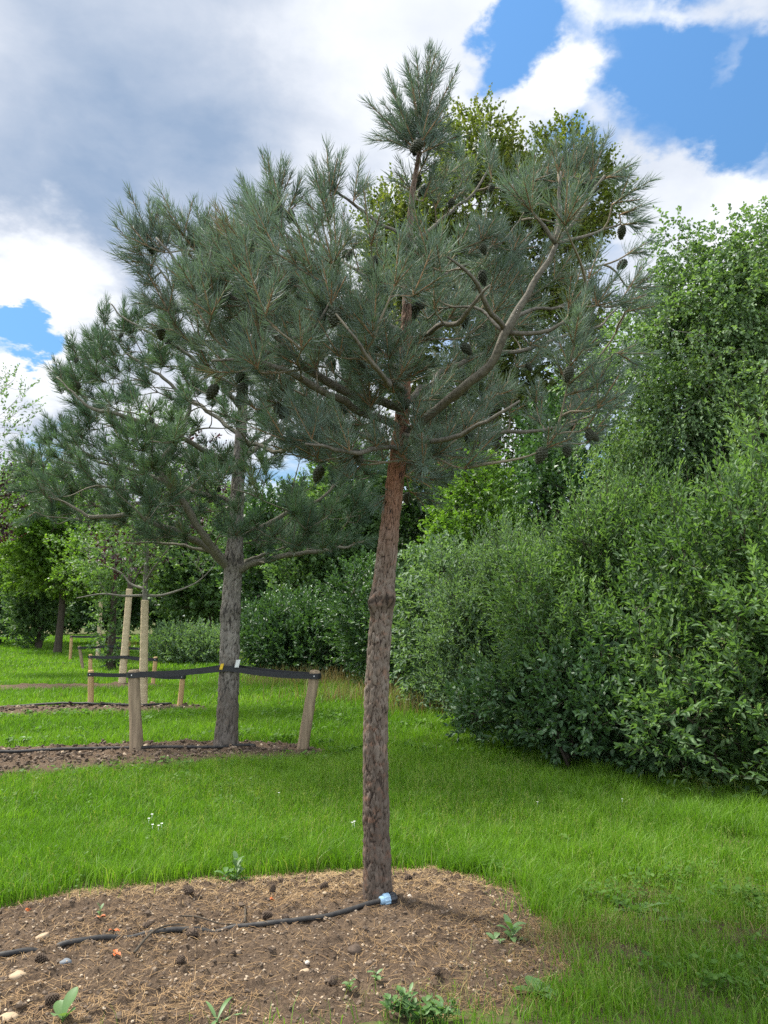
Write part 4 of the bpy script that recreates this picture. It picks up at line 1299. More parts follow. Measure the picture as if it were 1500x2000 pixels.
leafy('birch_sapling', (1.85, 16.2), 'bright yellow-green sapling between the willow bush and the front pine trunk', 'sapling',
      [(1.9, 16.2, 3.5, .85, .9, 1.4), (1.6, 16.0, 2.7, .8, .8, 1.0), (2.3, 16.2, 3.1, .7, .8, 1.1), (2.0, 16.2, 4.4, .45, .5, .6), (1.7, 16, 1.5, .8, .8, .9)],
      1500, 10, .11, .08, .36, M['fresh'], M['wood_bark'], trunk=[(1.9, 16.3, -.1, .06), (1.9, 16.3, 2.5, .045), (2.0, 16.2, 4.7, .015)], shell=.4, branch=.25, up=.2, tint=(.32, .18), droop=.15)
leafy('spray_shrub', (1.05, 14.0), 'shrub with arching sprays of large oval leaves beside the front pine trunk', 'shrub',
      [(1.1, 14.2, 1.2, .7, .8, 1.1), (1.0, 14.0, 2.1, .55, .6, .6), (1.2, 13.6, 2.3, .5, .5, .35), (.7, 13.9, 1.4, .4, .5, .5), (1.0, 13.8, .6, .6, .6, .6)],
      560, 14, .15, .075, .6, M['willow'], M['wood_bark'], stems=6, shell=.5, up=.35, droop=.25, branch=.7, tint=(.55, .15), ang=62)
leafy('leafy_bush', (.2, 17.6), 'round dark-leaved bush directly behind the front pine trunk', 'bush',
      lobes_auto((.2, 17.8, 1.2), (1.7, 1.4, 1.7), 7, seed=3), 2200, 11, .125, .062, .4, M['dark_leaf'], M['wood_bark'], stems=7, shell=.5, branch=.2, tint=(.55, .16))
leafy('leafy_bush', (-2.2, 20.6), 'large dark bush between the staked pine and the front pine trunk', 'bush',
      lobes_auto((-2.1, 20.9, 1.05), (1.9, 1.5, 1.45), 8, seed=5), 2800, 11, .13, .065, .42, M['dark_leaf'], M['wood_bark'], stems=8, shell=.5, branch=.2, tint=(.62, .16))
leafy('low_shrub', (-6.4, 26.0), 'low grey-green shrub left of the staked pine at the edge of the lawn', 'shrub',
      [(-6.6, 26, .55, 1.0, .9, .6), (-5.7, 26, .5, .9, .9, .6), (-7.2, 26.3, .5, .8, .8, .5), (-6.2, 25.6, .35, 1.0, .7, .4)],
      900, 11, .13, .06, .4, M['willow'], M['wood_bark'], stems=6, shell=.4, up=.7, branch=.3, tint=(.5, .16))

# --- tall trees behind
leafy('oak_tree', (3.4, 23.5), 'tallest tree behind, olive-leaved crown rising above the front pine', 'tree',
      [(3.2, 23.5, 14.2, 1.9, 1.9, 2.6), (4.9, 23.4, 13.0, 1.7, 1.7, 2.2), (1.2, 23.5, 12.6, 1.6, 1.7, 2.2), (3.0, 23.3, 16.6, 1.1, 1.1, 1.2), (5.7, 23.5, 16.3, .9, 1.0, 1.1), (6.7, 23.6, 15.2, .9, 1.2, 1.3), (6.0, 23.5, 14.6, 1.2, 1.2, 1.2), (.3, 23.5, 13.9, 1.0, 1.1, 1.2), (4.1, 23.5, 15.4, 1.0, 1.1, 1.1), (2.0, 23.5, 10.3, 2.2, 2.0, 2.4), (5.0, 23.5, 10.0, 2.2, 2.0, 2.2), (3.3, 23.4, 7.2, 2.6, 2.2, 2.2), (.4, 23.5, 10.5, 1.5, 1.5, 2.0)],
      9500, 11, .155, .125, .60, M['maple'], M['wood_bark'], trunk=[(3.4, 23.7, -.1, .30), (3.3, 23.7, 4, .25), (3.5, 23.6, 8, .2), (3.2, 23.5, 12, .12), (3.1, 23.5, 16, .04)], fine=False, shell=.5, branch=.25, thick=2.2, tint=(.40, .2), up=.35)
back = [
    # name, base, label, lobes centre, radii, sprigs, leaf, material, seed
    ('broadleaf_tree', (4.4, 18.2), 'dark tree filling the gap between the front pine and the birch', (4.5, 18.2, 3.4), (2.3, 1.6, 3.5), 1900, .12, 'dark_leaf', 11),
    ('broadleaf_tree', (-1.6, 25.5), 'mid-green tree behind the staked pine, right of its trunk', (-1.6, 25.8, 4.3), (2.2, 1.8, 3.1), 1700, .15, 'thicket', 12),
    ('broadleaf_tree', (1.3, 27.5), 'broad dark-trunked tree behind the front pine at crown height', (1.6, 28, 5.8), (2.6, 2.0, 3.4), 1500, .17, 'dark_leaf', 13),
    ('broadleaf_tree', (-4.6, 30.0), 'dark round tree showing behind the staked pine trunk', (-4.6, 30, 3.4), (2.6, 2.0, 3.4), 1500, .18, 'dark_leaf', 14),
    ('oak_tree', (11.6, 21.5), 'distant olive-leaved treetop at the right edge above the birch', (11.4, 21.5, 8.6), (1.9, 1.8, 3.4), 1200, .20, 'maple', 15),
    ('broadleaf_tree', (9.3, 17.0), 'green tree behind the birch at the right edge of the photo', (9.0, 17.0, 4.4), (2.6, 2.0, 4.4), 1800, .12, 'thicket', 16),
    ('lime_tree', (-13.6, 32.5), 'bright yellow-green tree on the far left lawn behind the staked pine', (-13.6, 32.5, 4.6), (3.6, 2.6, 3.0), 2600, .16, 'fresh', 17),
    ('yew_tree', (-16.2, 36.5), 'upright bushy tree at the left edge of the lawn', (-16.4, 36.5, 2.3), (1.5, 1.5, 2.3), 900, .16, 'thicket', 18),
    ('yew_tree', (-15.2, 43.0), 'short dark tree on a thin trunk at the far left of the lawn', (-15.0, 43, 2.6), (2.3, 1.8, 1.7), 900, .2, 'dark_leaf', 19),
    ('broadleaf_tree', (-9.0, 40.0), 'wide mid-green tree shading the far end of the lawn', (-8.6, 40.2, 4.5), (4.0, 3.0, 4.2), 1700, .24, 'thicket', 20),
    ('broadleaf_tree', (-21.5, 42.0), 'bluish green tree beyond the left edge of the lawn', (-21.5, 42, 5.0), (4.0, 3.0, 5.4), 1600, .26, 'thicket', 21),
]
for nm_, bs, lab, c, r, ns, lf, mt, sd_ in back:
    leafy(nm_, bs, lab, 'tree', lobes_auto(c, r, 9, seed=sd_), int(ns * 1.5), 11, lf * 1.35, lf * 1.35 * (.6 if mt != 'dark_leaf' else .55), lf * 3.2, M[mt], M['wood_bark'],
          trunk=[(bs[0], bs[1], -.1, .16), (bs[0] + .1, bs[1], c[2] * .5, .13), (c[0], c[1], c[2], .09), (c[0], c[1], c[2] + r[2] * .7, .03)], fine=False, shell=.45, branch=.12, thick=2.0)
# tall thin tree at the left edge
leafy('slender_tree', (-9.6, 18.6), 'tall sparse tree cut by the left edge of the photo', 'tree', [(-9.7, 18.6, 5.6, 1.05, 1.0, 2.3), (-9.4, 18.5, 6.6, .7, .7, 1.0), (-9.5, 18.5, 4.6, .9, .8, 1.0)], 260, 8, .10, .06, .4, M['willow'], M['wood_bark'],
      trunk=[(-10.2, 18.6, -.1, .09), (-10.1, 18.6, 3, .07), (-9.9, 18.6, 7, .02)], shell=.4, branch=.9, fine=False, tint=(.4, .2))
leafy('copper_tree', (-11.2, 21.5), 'purple-leaved tree just showing at the left edge', 'tree', [(-11.3, 21.5, 4.9, .85, .8, 1.2), (-11.0, 21.4, 4.0, .5, .6, .5)], 260, 9, .13, .09, .4, M['purple'], M['wood_bark'],
      trunk=[(-11.6, 21.5, -.1, .09), (-11.5, 21.5, 3, .07), (-11.3, 21.5, 5.5, .02)], shell=.3, branch=.4, fine=False)

# --- the row of young staked trees behind the two pines
b3 = G(279, 1386)
r3 = thing('young_tree', b3, 'nearest young tree with its trunk wrapped in hessian, left of the staked pine', 'young tree', 'young trees wrapped in hessian')


def wrapped_tree(root, Y, px0, py0, wrap_top, px_w, px_top, py_top, rr, lobes, ns, lf, mat, bark, lateral=()):
    q = np.array([P(px0, py0 + 3, Y), P(px0 * .5 + px_w * .5, (py0 + wrap_top) / 2, Y), P(px_w, wrap_top, Y), P(px_w * .4 + px_top * .6, wrap_top * .5 + py_top * .5, Y), P(px_top, py_top, Y)])
    pts, r = resample(q, .08, [rr, rr * .85, rr * .75, rr * .5, rr * .2])
    mb_ = MB()
    mb_.tube(pts, r, 12)
    mb_.build('trunk', bark, root)
    zt = q[2, 2]
    wpts, wr = resample(q[:3], .025, [rr * 1.22, rr * 1.06, rr * 1.0])
    wr = wr + .006 * ((np.arange(len(wr)) * .17) % 1.0) + .004 * (fbm(wpts * 12, 2) - .5)
    wm = MB()
    wm.tube(wpts, wr, 20)
    wm.build('trunk_wrap', M['hessian'], root)
    sk = Skeleton()
    sk.add(pts[pts[:, 2] > zt * .95])
    bm = MB()
    for lt in lateral:
        lq = resample(np.array([P(a, b, Y + c) for a, b, c in lt]), .08)
        lm_ = MB()
        lm_.tube(lq, np.linspace(.026, .008, len(lq)), 7)
        lm_.build('limb', bark, root)
        sk.add(lq)
    lp, od, k = lobe_points(lobes, ns, .35)
    ax = unit(od * .6 + np.array([0, 0, .5]) + R.normal(0, .3, lp.shape))
    cm = MB()
    sprigs(cm, lp, ax, .34 * R.uniform(.6, 1.3, len(lp)), 10, lf, lf * .6, np.clip(.5 + .2 * R.normal(size=len(lp)), 0, 1), False, 55, .1)
    dd = [np.min(np.linalg.norm(sk.p - x, axis=1)) for x in lp]
    for i in np.argsort(dd):
        if True:
            a, _, LL = sk.grow(lp[i], None)
            bm.tube(a, np.linspace(.004 + .012 * min(LL, 2), .003, len(a)), 4, cap=False)
    bm.build('branches', bark, root)
    cm.build('crown', mat, root)


c3 = P(280, 960, 13.6)
wrapped_tree(r3, 13.6, 279, 1386, 1172, 283, 292, 880, .062, [(*P(290, 980, 13.6), 1.1, 1.0, 1.1), (*P(230, 1060, 13.4), .9, .8, .6), (*P(350, 1050, 13.6), .9, .9, .7), (*P(300, 880, 13.8), .7, .7, .7)], 520, .085, M['thicket'], M['grey_bark'],
             [[(281, 1163, 0), (240, 1164, -.1), (200, 1160, -.3), (150, 1168, -.5)], [(285, 1163, 0), (320, 1162, .1), (380, 1140, .2), (415, 1110, .3)], [(282, 1150, 0), (255, 1140, .2), (235, 1118, .3), (190, 1100, .4)], [(283, 1140, 0), (300, 1110, -.2), (330, 1070, -.3)]])
b4 = G(239, 1337)
Y4 = float(b4[1])
r4 = thing('young_tree', b4, 'second young hessian wrapped tree, its leaning trunk just left of the nearest wrapped one', 'young tree', 'young trees wrapped in hessian')
wrapped_tree(r4, Y4, 238, 1337, 1150, 253, 262, 900, .070, [(*P(350, 940, Y4 + 1), 1.2, 1.0, 1.3), (*P(270, 1000, Y4), 1.1, 1.0, 1.1), (*P(380, 990, Y4 + .5), .8, .8, .8), (*P(250, 1090, Y4), .8, .8, .5)], 460, .12, M['purple'], M['wood_bark'],
             [[(252, 1160, 0), (270, 1120, 0), (320, 1040, .3), (350, 980, .6)]])
Y5 = 23.0
b5 = P(216, 1307, Y5)
leafy('columnar_tree', (b5[0], b5[1]), 'leafy young tree clothed to the ground between the two leaning wrapped trunks', 'young tree',
      [(*P(216, 1250, Y5), .45, .5, .75), (*P(212, 1205, Y5), .40, .4, .6), (*P(218, 1285, Y5), .32, .4, .4), (*P(222, 1150, Y5), .35, .35, .7), (*P(216, 1100, Y5), .8, .7, .8)],
      420, 10, .12, .075, .32, M['thicket'], M['wood_bark'], trunk=[(b5[0], b5[1], -.1, .15), (b5[0], b5[1], .5, .13), (b5[0], b5[1], 3.4, .05)], fine=False, shell=.35, branch=.3, tint=(.5, .2))
Y6 = 27.5
b6 = P(193, 1292, Y6)
r6 = thing('young_tree', (b6[0], b6[1], 0), 'farthest young hessian wrapped tree, thin trunk at the left of the row', 'young tree', 'young trees wrapped in hessian')
wrapped_tree(r6, Y6, 191, 1290, 1175, 197, 202, 980, .066, [(*P(190, 1090, Y6), 1.7, 1.3, 1.3), (*P(150, 1130, Y6), 1.0, 1.0, .6), (*P(230, 1060, Y6), 1.2, 1.1, 1.2)], 460, .15, M['fresh'], M['wood_bark'])

# dark wood closing the view: one far mass
wm = MB()
N = 26000
x = R.uniform(-52, 52, N)
th = 5.2 + 3.0 * fbm(p3(np.stack([x, x * 0], -1), .16), 3) * 1.4 + 3.0 * sstep(x, -8, 6)
z = R.random(N) ** .8 * th
y = 60 + 5 * R.random(N) + (x / 30) ** 2
wp = np.stack([x, y, z], -1)
sprigs(wm, wp, unit(np.array([0, -.5, .6]) + R.normal(0, .4, (N, 3))), np.full(N, 1.1), 8, 0.55, .36, np.clip(.35 + .9 * (fbm(wp * .35, 3) - .5) + .15 * R.normal(size=N), 0, 1), False)
tag(wm.build('distant_woodland', M['thicket']), 'distant green woodland closing off the far end of the lawn', 'woodland', kind='stuff')

# dry rough grass at the foot of the hedge
dm = MB()
xy = []
for c, rr, k in ((G(610, 1335), (1.6, .8), 700), (G(720, 1365), (1.2, .6), 500), (G(480, 1290), (1.2, 1.2), 300), (G(800, 1390), (.7, .5), 250), (G(320, 1262), (2.0, 2.5), 500)):
    xy.append(np.stack([R.normal(c[0], rr[0] * .6, k), R.normal(c[1], rr[1] * .7, k)], -1))
xy = np.concatenate(xy)
n = len(xy)
blades(dm, np.concatenate([xy, lawn_height(xy)[:, None] - .03], 1), R.uniform(.2, .55, n), R.uniform(.006, .014, n), R.uniform(.1, .7, n), R.random(n))
d2 = MB()
xy = []
for c, rr, k in ((G(1110, 1830), (.16, .10), 420), (G(1170, 1800), (.14, .08), 260), (G(1060, 1880), (.2, .12), 220), (G(1240, 1745), (.2, .1), 200), (G(1420, 1810), (.22, .12), 220), (G(960, 1945), (.3, .07), 260)):
    xy.append(np.stack([R.normal(c[0], rr[0], k), R.normal(c[1], rr[1], k)], -1))
xy = np.concatenate(xy)
n_ = len(xy)
blades(d2, np.concatenate([xy, np.full((n_, 1), -.02)], 1), R.uniform(.03, .10, n_), R.uniform(.002, .0035, n_), R.uniform(.5, 1.3, n_), R.random(n_))
tag(d2.build('dry_straw_grass', M['dry']), 'dry straw-coloured short grass at the ragged right edge of the near soil bed', 'dry grass', kind='stuff')
tag(dm.build('dry_meadow_grass', M['dry']), 'dry straw-coloured long grass at the foot of the dark bushes', 'dry grass', kind='stuff')


# ------------------------------------------------------------------ stakes, straps, hoses
def stake(top, foot, r, mat, label, group):
    top, foot = np.array(top), np.array(foot)
    foot = foot - unit(top - foot) * .12
    root = thing('timber_stake', (foot[0], foot[1], 0), label, 'stake', group)
    u = np.concatenate([np.linspace(0, .97, 14), [.985, .997, 1.0]])
    pts = foot + (top - foot) * u[:, None]
    rr = r * np.concatenate([np.linspace(1.04, .98, 14), [.95, .86, .70]])
    b = MB()
    b.tube(pts, rr, 18)
    V = b.V[0]
    V[:-2] += (np.stack([fbm(V[:-2] * np.array([14, 14, 2]) + s_, 2) for s_ in (2., 8., 19.)], -1) - .5) * r * .35 * np.array([1, 1, .1])
    b.build('post', mat, root)
    # pale sawn end
    c = MB()
    a = np.arange(14) * 2 * math.pi / 14
    ax = unit(top - foot)
    s0 = unit(np.cross(ax, [0, 1, 0]))
    s1 = np.cross(ax, s0)
    ring = top + ax * .004 + (s0 * np.cos(a)[:, None] + s1 * np.sin(a)[:, None]) * r * .66
    c.add(np.concatenate([ring, [top + ax * .007]]), np.stack([np.full(14, 14), np.arange(14), (np.arange(14) + 1) % 14], -1))
    c.build('sawn_end', M['stake_new'] if mat is M['stake_new'] else M['stake'], root)
    return root


def band(mb, pts, wdt, th=.006, tilt=0.0):
    """flat upright ribbon with thickness along pts"""
    pts = np.asarray(pts, float)
    t = unit(np.gradient(pts, axis=0))
    side = unit(np.cross(t, [0, 0, 1.]))
    up = np.cross(side, t)
    w2 = up * wdt / 2
    s2 = side * th / 2
    V = np.stack([pts - w2 - s2, pts + w2 - s2, pts + w2 + s2, pts - w2 + s2], 1).reshape(-1, 3)
    n = len(pts)
    i = np.arange(n - 1)[:, None] * 4
    F = np.concatenate([np.stack([i[:, 0] + a, i[:, 0] + b, i[:, 0] + 4 + b, i[:, 0] + 4 + a], -1) for a, b in ((0, 1), (1, 2), (2, 3), (3, 0))])
    e = (n - 1) * 4
    mb.add(V, [F, np.array([[3, 2, 1, 0], [e, e + 1, e + 2, e + 3]])])


def loop(c, r, z, a0, a1, n=16):
    a = np.linspace(a0, a1, n)
    return np.stack([c[0] + r * np.cos(a), c[1] + r * np.sin(a), np.full(n, z)], -1)


def strap_set(trunk_c, trunk_r, zt, posts, wdt, label, tags=False, group=None):
    """black belt looped round the trunk and nailed round each post"""
    root = thing('tree_strap', (trunk_c[0], trunk_c[1], zt), label, 'strap', group)
    for (pc, pr, pz) in posts:
        b = MB()
        v = np.array([trunk_c[0] - pc[0], trunk_c[1] - pc[1]])
        L = np.linalg.norm(v)
        a = math.atan2(v[1], v[0])
        rp, rt = pr + .008, trunk_r + .008
        near = [pc[0], pc[1]]
        post_loop = loop(near, rp, pz, a + math.pi / 2, a + 3 * math.pi / 2, 14)
        tree_loop = loop(trunk_c, rt, zt, a - math.pi / 2, a + math.pi / 2, 18)
        m1 = np.linspace(post_loop[-1], tree_loop[0], 14)[1:-1]
        m2 = np.linspace(tree_loop[-1], post_loop[0], 14)[1:]
        m1[:, 2] -= .012 * np.sin(np.linspace(0, math.pi, len(m1)))
        m2[:, 2] -= .020 * np.sin(np.linspace(0, math.pi, len(m2)))
        band(b, np.concatenate([post_loop, m1, tree_loop, m2]), wdt)
        b.build('belt', M['strap'], root, smooth=False)
        nb = MB()
        nl = np.array([pc[0], pc[1] - rp - .004, pz])
        nb.tube(np.array([nl, nl + [0, -.006, 0]]), np.array([.009, .006]), 8)
        nb.build('nail', M['white_plastic'] if wdt > .05 else M['stone_grey'], root)
    if tags:
        for nm, mt, px, py, sz in (('yellow_clip', M['yellow_plastic'], 433, 1302, (.022, .012, .042)), ('white_label', M['white_plastic'], 464, 1296, (.030, .006, .055))):
            c = P(px, py, Y2 - trunk_r - .03)
            bb = MB()
            v = np.array([[x_, y_, z_] for x_ in (-1, 1) for y_ in (-1, 1) for z_ in (-1, 1)]) * np.array(sz) * .8
            v[:, 0] += v[:, 2] * .25
            bb.add(v + c, np.array([[0, 1, 3, 2], [4, 6, 7, 5], [0, 4, 5, 1], [2, 3, 7, 6], [0, 2, 6, 4], [1, 5, 7, 3]]))
            bb.build(nm, mt, root, smooth=False)
    return root


gs = 'stakes either side of the row trees'
stake(P(261, 1308, 9.2), G(267, 1474), .070, M['stake'], 'thick weathered stake left of the grey pine trunk', gs)
stake(P(616, 1310, 9.3), G(590, 1468), .064, M['stake'], 'weathered stake leaning right, on the right of the grey pine trunk', gs)
tz = P(448, 1304, Y2)
strap_set(tz[:2], .128, float(tz[2]), [(P(261.5, 1318, 9.2)[:2], .070, float(P(261, 1318, 9.2)[2])), (P(614.5, 1320, 9.3)[:2], .066, float(P(614, 1320, 9.3)[2]))], .062,
          'wide black strap tying the grey pine trunk to its two weathered stakes', tags=True, group='black straps tying trees to stakes')
Y3 = 13.6
stake(P(178, 1309, 13.6), P(177, 1386, 13.6), .050, M['stake_new'], 'pale stake left of the nearest hessian wrapped tree', gs)
stake(P(357, 1319, 13.7), P(351, 1383, 13.7), .046, M['stake_new'], 'pale stake right of the nearest hessian wrapped tree', gs)
tz = P(280, 1317, 13.6)
strap_set(tz[:2], .080, float(tz[2]), [(P(178, 1317, 13.6)[:2], .05, float(P(178, 1317, 13.6)[2])), (P(356.5, 1322, 13.7)[:2], .048, float(P(357, 1322, 13.7)[2]))], .062,
          'black strap tying the nearest hessian wrapped tree to its two pale stakes', group='black straps tying trees to stakes')
stake(P(177, 1278, Y4), P(176, 1338, Y4), .044, M['stake_new'], 'pale stake standing just behind another, left of the second wrapped tree', gs)
stake(P(304, 1283, Y4), P(299, 1339, Y4), .044, M['stake_new'], 'pale stake right of the second wrapped tree', gs)
tz = P(242, 1283, Y4)
strap_set(tz[:2], .088, float(tz[2]), [(P(177, 1283, Y4)[:2], .045, float(P(177, 1283, Y4)[2])), (P(304, 1288, Y4)[:2], .045, float(P(304, 1288, Y4)[2]))], .062,
          'black strap tying the second hessian wrapped tree to its two stakes', group='black straps tying trees to stakes')
stake(P(155, 1262, Y5), P(162, 1307, Y5), .045, M['stake'], 'grey stake leaning left beside the leafy columnar young tree', gs)
stake(P(253, 1241, Y6), P(249, 1282, Y6), .055, M['stake_new'], 'pale stake half hidden behind the second wrapped trunk', gs)
tz = P(216, 1262, Y5)
strap_set(tz[:2], .15, float(tz[2]), [(P(155, 1265, Y5)[:2], .046, float(P(155, 1265, Y5)[2])), (P(272, 1267, Y5)[:2], .046, float(P(272, 1267, Y5)[2]))], .062,
          'black strap round the leafy columnar young tree', group='black straps tying trees to stakes')
stake(P(140, 1241, Y6), P(137, 1291, Y6), .05, M['stake_new'], 'leftmost pale stake beside the farthest wrapped tree', gs)
tz = P(193, 1243, Y6)
strap_set(tz[:2], .085, float(tz[2]), [(P(140, 1243, Y6)[:2], .05, float(P(140, 1243, Y6)[2])), (P(253, 1246, Y6)[:2], .055, float(P(253, 1246, Y6)[2]))], .07,
          'black strap tying the farthest hessian wrapped tree to its stakes', group='black straps tying trees to stakes')

# near hose with its coupling
hp = [(-120, 1880), (0, 1868), (60, 1859), (120, 1849), (215, 1835), (330, 1822), (400, 1815), (460, 1812), (540, 1811), (620, 1806), (700, 1793), (750, 1784)]
hq = []
for i, (a, b) in enumerate(hp):
    g = G(a, b)
    hq.append([g[0], g[1], 0])
hq = resample(np.array(hq), .02)
hs = soil_height1(hq)
k5 = np.ones(15) / 15
hs = np.convolve(np.pad(hs, 7, mode='edge'), k5, 'valid')
sx = hq[:, 0]
HR = .0130
dip = .020 * (np.exp(-((sx - G(250, 1833)[0]) / .07) ** 2) * .9 + np.exp(-((sx - G(90, 1854)[0]) / .05) ** 2) + 1.0 * np.exp(-((sx - G(420, 1813)[0]) / .06) ** 2))
hq[:, 2] = hs + HR * .75 - dip * 1.2 + .012 * sstep(sx, G(640, 1800)[0], G(740, 1785)[0])
hroot = thing('irrigation_hose', (hq[-1][0], hq[-1][1], 0), 'black irrigation hose with a pale blue coupling at the foot of the front pine', 'hose')
hb = MB()
hb.tube(hq, HR, 14)
hb.build('pipe', M['hose'], hroot)
d = unit(hq[-1] - hq[-4])
end = hq[-1]


def coupling(name, prof, mat, ribs=0, sides=48):
    b = MB()
    prof = [(s_ * 1.05, r_ * 1.0) for s_, r_ in prof]
    pts = np.array([end + d * s for s, _ in prof])
    b.tube(pts, np.array([r for _, r in prof]), sides)
    if ribs:
        V = b.V[0]
        for i, (s, r) in enumerate(prof):
            if r > .026:
                seg = V[i * sides:(i + 1) * sides]
                c = pts[i]
                f = 1 + .07 * (np.sin(np.arange(sides) / sides * 2 * math.pi * ribs) > 0)
                V[i * sides:(i + 1) * sides] = c + (seg - c) * f[:, None]
    b.build(name, mat, hroot, smooth=False)


coupling('blue_collar', [(-.024, .017), (-.022, .0215), (-.004, .0225), (-.003, .0285), (.004, .030), (.026, .030), (.029, .028), (.030, .02)], M['blue_plastic'], 12)
coupling('black_cap', [(.0295, .020), (.030, .0300), (.040, .0315), (.052, .0315), (.058, .028), (.066, .026), (.068, .012)], M['black_plastic'], 9)


def far_hose(pix, hf, r, label):
    q = np.array([np.append(G(a, b)[:2], 0) for a, b in pix])
    q = resample(q, .08)
    q[:, 2] = hf(q) + r * 1.2 + .02
    q[:, 2] = np.convolve(np.pad(q[:, 2], 3, mode='edge'), np.ones(7) / 7, 'valid')
    b = MB()
    b.tube(q - 0, r, 8)
    o = b.build('irrigation_hose', M['hose'], loc=q[0])
    tag(o, label, 'hose')


far_hose([(-60, 1485), (60, 1480), (180, 1475), (300, 1474), (420, 1472), (480, 1468), (498, 1469)], H2, .018, 'thin black hose lying along the soil under the staked pine')
far_hose([(-60, 1386), (120, 1384), (260, 1385), (335, 1382)], H3, .02, 'thin black hose at the foot of the nearest hessian wrapped tree')
far_hose([(-60, 1293), (90, 1294), (190, 1296), (235, 1298)], lambda q: lawn_height(q) - .05, .022, 'thin black hose crossing the far lawn at the left')


# ------------------------------------------------------------------ small things on the near bed
def on_soil(px, py):
    g = G(px, py)
    return np.array([g[0], g[1], soil_height1(g[None])[0]])


def stone(px, py, r, mat, label, sq=(1, .8, .6)):
    c = on_soil(px, py)
    b = MB()
    v, f = pebble(c + [0, 0, r * .25], r, sq, 12, 9, .3)
    b.add(v, f)
    tag(b.build('stone', mat, loc=c), label, 'stone', 'stones on the near soil bed')


stone(36, 1912, .034, M['stone_tan'], 'rounded tan stone at the left edge of the near soil bed')
stone(84, 1833, .034, M['stone_tan'], 'flat tan stone just behind the half buried hose', (1, .8, .4))
stone(128, 1884, .028, M['stone_grey'], 'angular blue-grey stone in front of the hose', (1, .7, .5))
stone(16, 1985, .040, M['stone_tan'], 'flat brown stone in the lower left corner', (1, .8, .35))
stone(594, 1899, .024, M['stone_tan'], 'flat tan stone in front of the tree, right of the middle of the bed', (1, .8, .4))
stone(600, 1888, .013, M['stone_pale'], 'small pale stone just behind the flat tan one')
stone(995, 1877, .013, M['stone_pale'], 'small white stone below the broad-leaved weed right of the trunk')
stone(691, 1865, .045, M['cone_brown'], 'dark clod-like stone in front of the blue hose coupling', (1, .7, .5))
stone(635, 1765, .016, M['stone_tan'], 'small tan stone left of the trunk foot')
stone(800, 1763, .013, M['stone_pale'], 'small pale stone right of the trunk foot')

cp = None
for px, py, s, lab in ((531, 1750, .9, 'dark pine cone standing upright left of the trunk, farthest back on the soil'), (372, 1757, 1.15, 'crumbling pine cone at the back of the bed near its middle'), (378, 1832, 1.25, 'large pine cone lying just in front of the hose'), (459, 1869, .8, 'small dark pine cone in front of the hose, right of another'),
                       (355, 1882, .85, 'small dark pine cone at the front of the bed left of centre'), (513, 1797, .95, 'pine cone lying just behind the hose'), (282, 1818, .9, 'pine cone beside the twig behind the hose'), (803, 1726, 1.1, 'pale pine cone lying behind the trunk on its right'), (88, 1968, 1.0, 'dark pine cone near the lower left corner of the bed'),
                       (640, 1747, .9, 'pine cone on the tan needles just left of the trunk'), (70, 1880, 1.0, 'pine cone lying beside the left end of the hose'), (560, 1808, .8, 'small pine cone touching the hose'), (645, 1930, .9, 'pine cone at the front of the bed below the trunk'), (855, 1905, .7, 'little black pine cone at the front right of the bed')):
    if cp is None:
        o = cp = cone_proto('pine_cone', M['cone_brown'], .062, .024, 1.0)
    else:
        o = cp.copy()
        COL.objects.link(o)
    c = on_soil(px, py)
    o.location = (c[0], c[1], c[2] + .022 * s)
    o.rotation_euler = (math.pi + R.uniform(-.3, .3), R.uniform(-.3, .3), 0) if px == 531 else (R.uniform(1.1, 1.9), R.uniform(-.5, .5), R.uniform(0, 6.28))
    if px == 531:
        o.location.z -= .02
    s = s * .85
    o.scale = (s, s, s)
    tag(o, lab, 'pine cone', 'pine cones on the near soil bed')


def twig(pix, r, label, lift=.012):
    q = np.array([on_soil(*p) for p in pix])
    q = resample(q, .02)
    q[:, 2] += lift + .012 * np.sin(np.linspace(0, math.pi, len(q)))
    b = MB()
    b.tube(q, np.linspace(r, r * .5, len(q)), 7)
    tag(b.build('twig', M['wood_bark'], loc=q[0]), label, 'twig')


twig([(262, 1865), (295, 1840), (325, 1820), (342, 1813), (360, 1815)], .007, 'forked dark twig lying across the black hose', .02)
twig([(356, 1791), (385, 1800), (430, 1806), (470, 1807)], .005, 'thin twig lying alongside the hose behind the cones')
twig([(478, 1806), (479, 1790), (478, 1775)], .007, 'short dark stub standing up beside the hose', .01)


def leaf_strip(mb, base, az, length, wd, rise, droop, lobed=False, tint=.5, fold=.15):
    n = 9
    u = np.linspace(0, 1, n)
    dirh = np.array([math.cos(az), math.sin(az), 0])
    c = base + dirh * (length * u * math.cos(rise))[:, None] + np.array([0, 0, 1.]) * (length * (math.sin(rise) * u - droop * u * u))[:, None]
    prof = np.sin(np.pi * np.clip(u * .92 + .05, 0, 1)) ** .8 * (.55 + .6 * u if lobed else 1)
    if lobed:
        prof = prof * (1 + .45 * np.where(np.arange(n) % 2 == 0, 1, -1))
    s = np.array([-math.sin(az), math.cos(az), 0])
    wv_ = s * (wd / 2 * prof)[:, None]
    lift = np.array([0, 0, 1.]) * (wd * fold * prof)[:, None]
    V = np.concatenate([c + wv_ + lift, c, c - wv_ + lift])
    i = np.arange(n - 1)
    F = np.concatenate([np.stack([i, i + 1, n + i + 1, n + i], -1), np.stack([n + i, n + i + 1, 2 * n + i + 1, 2 * n + i], -1)])
    mb.add(V, F, tint)


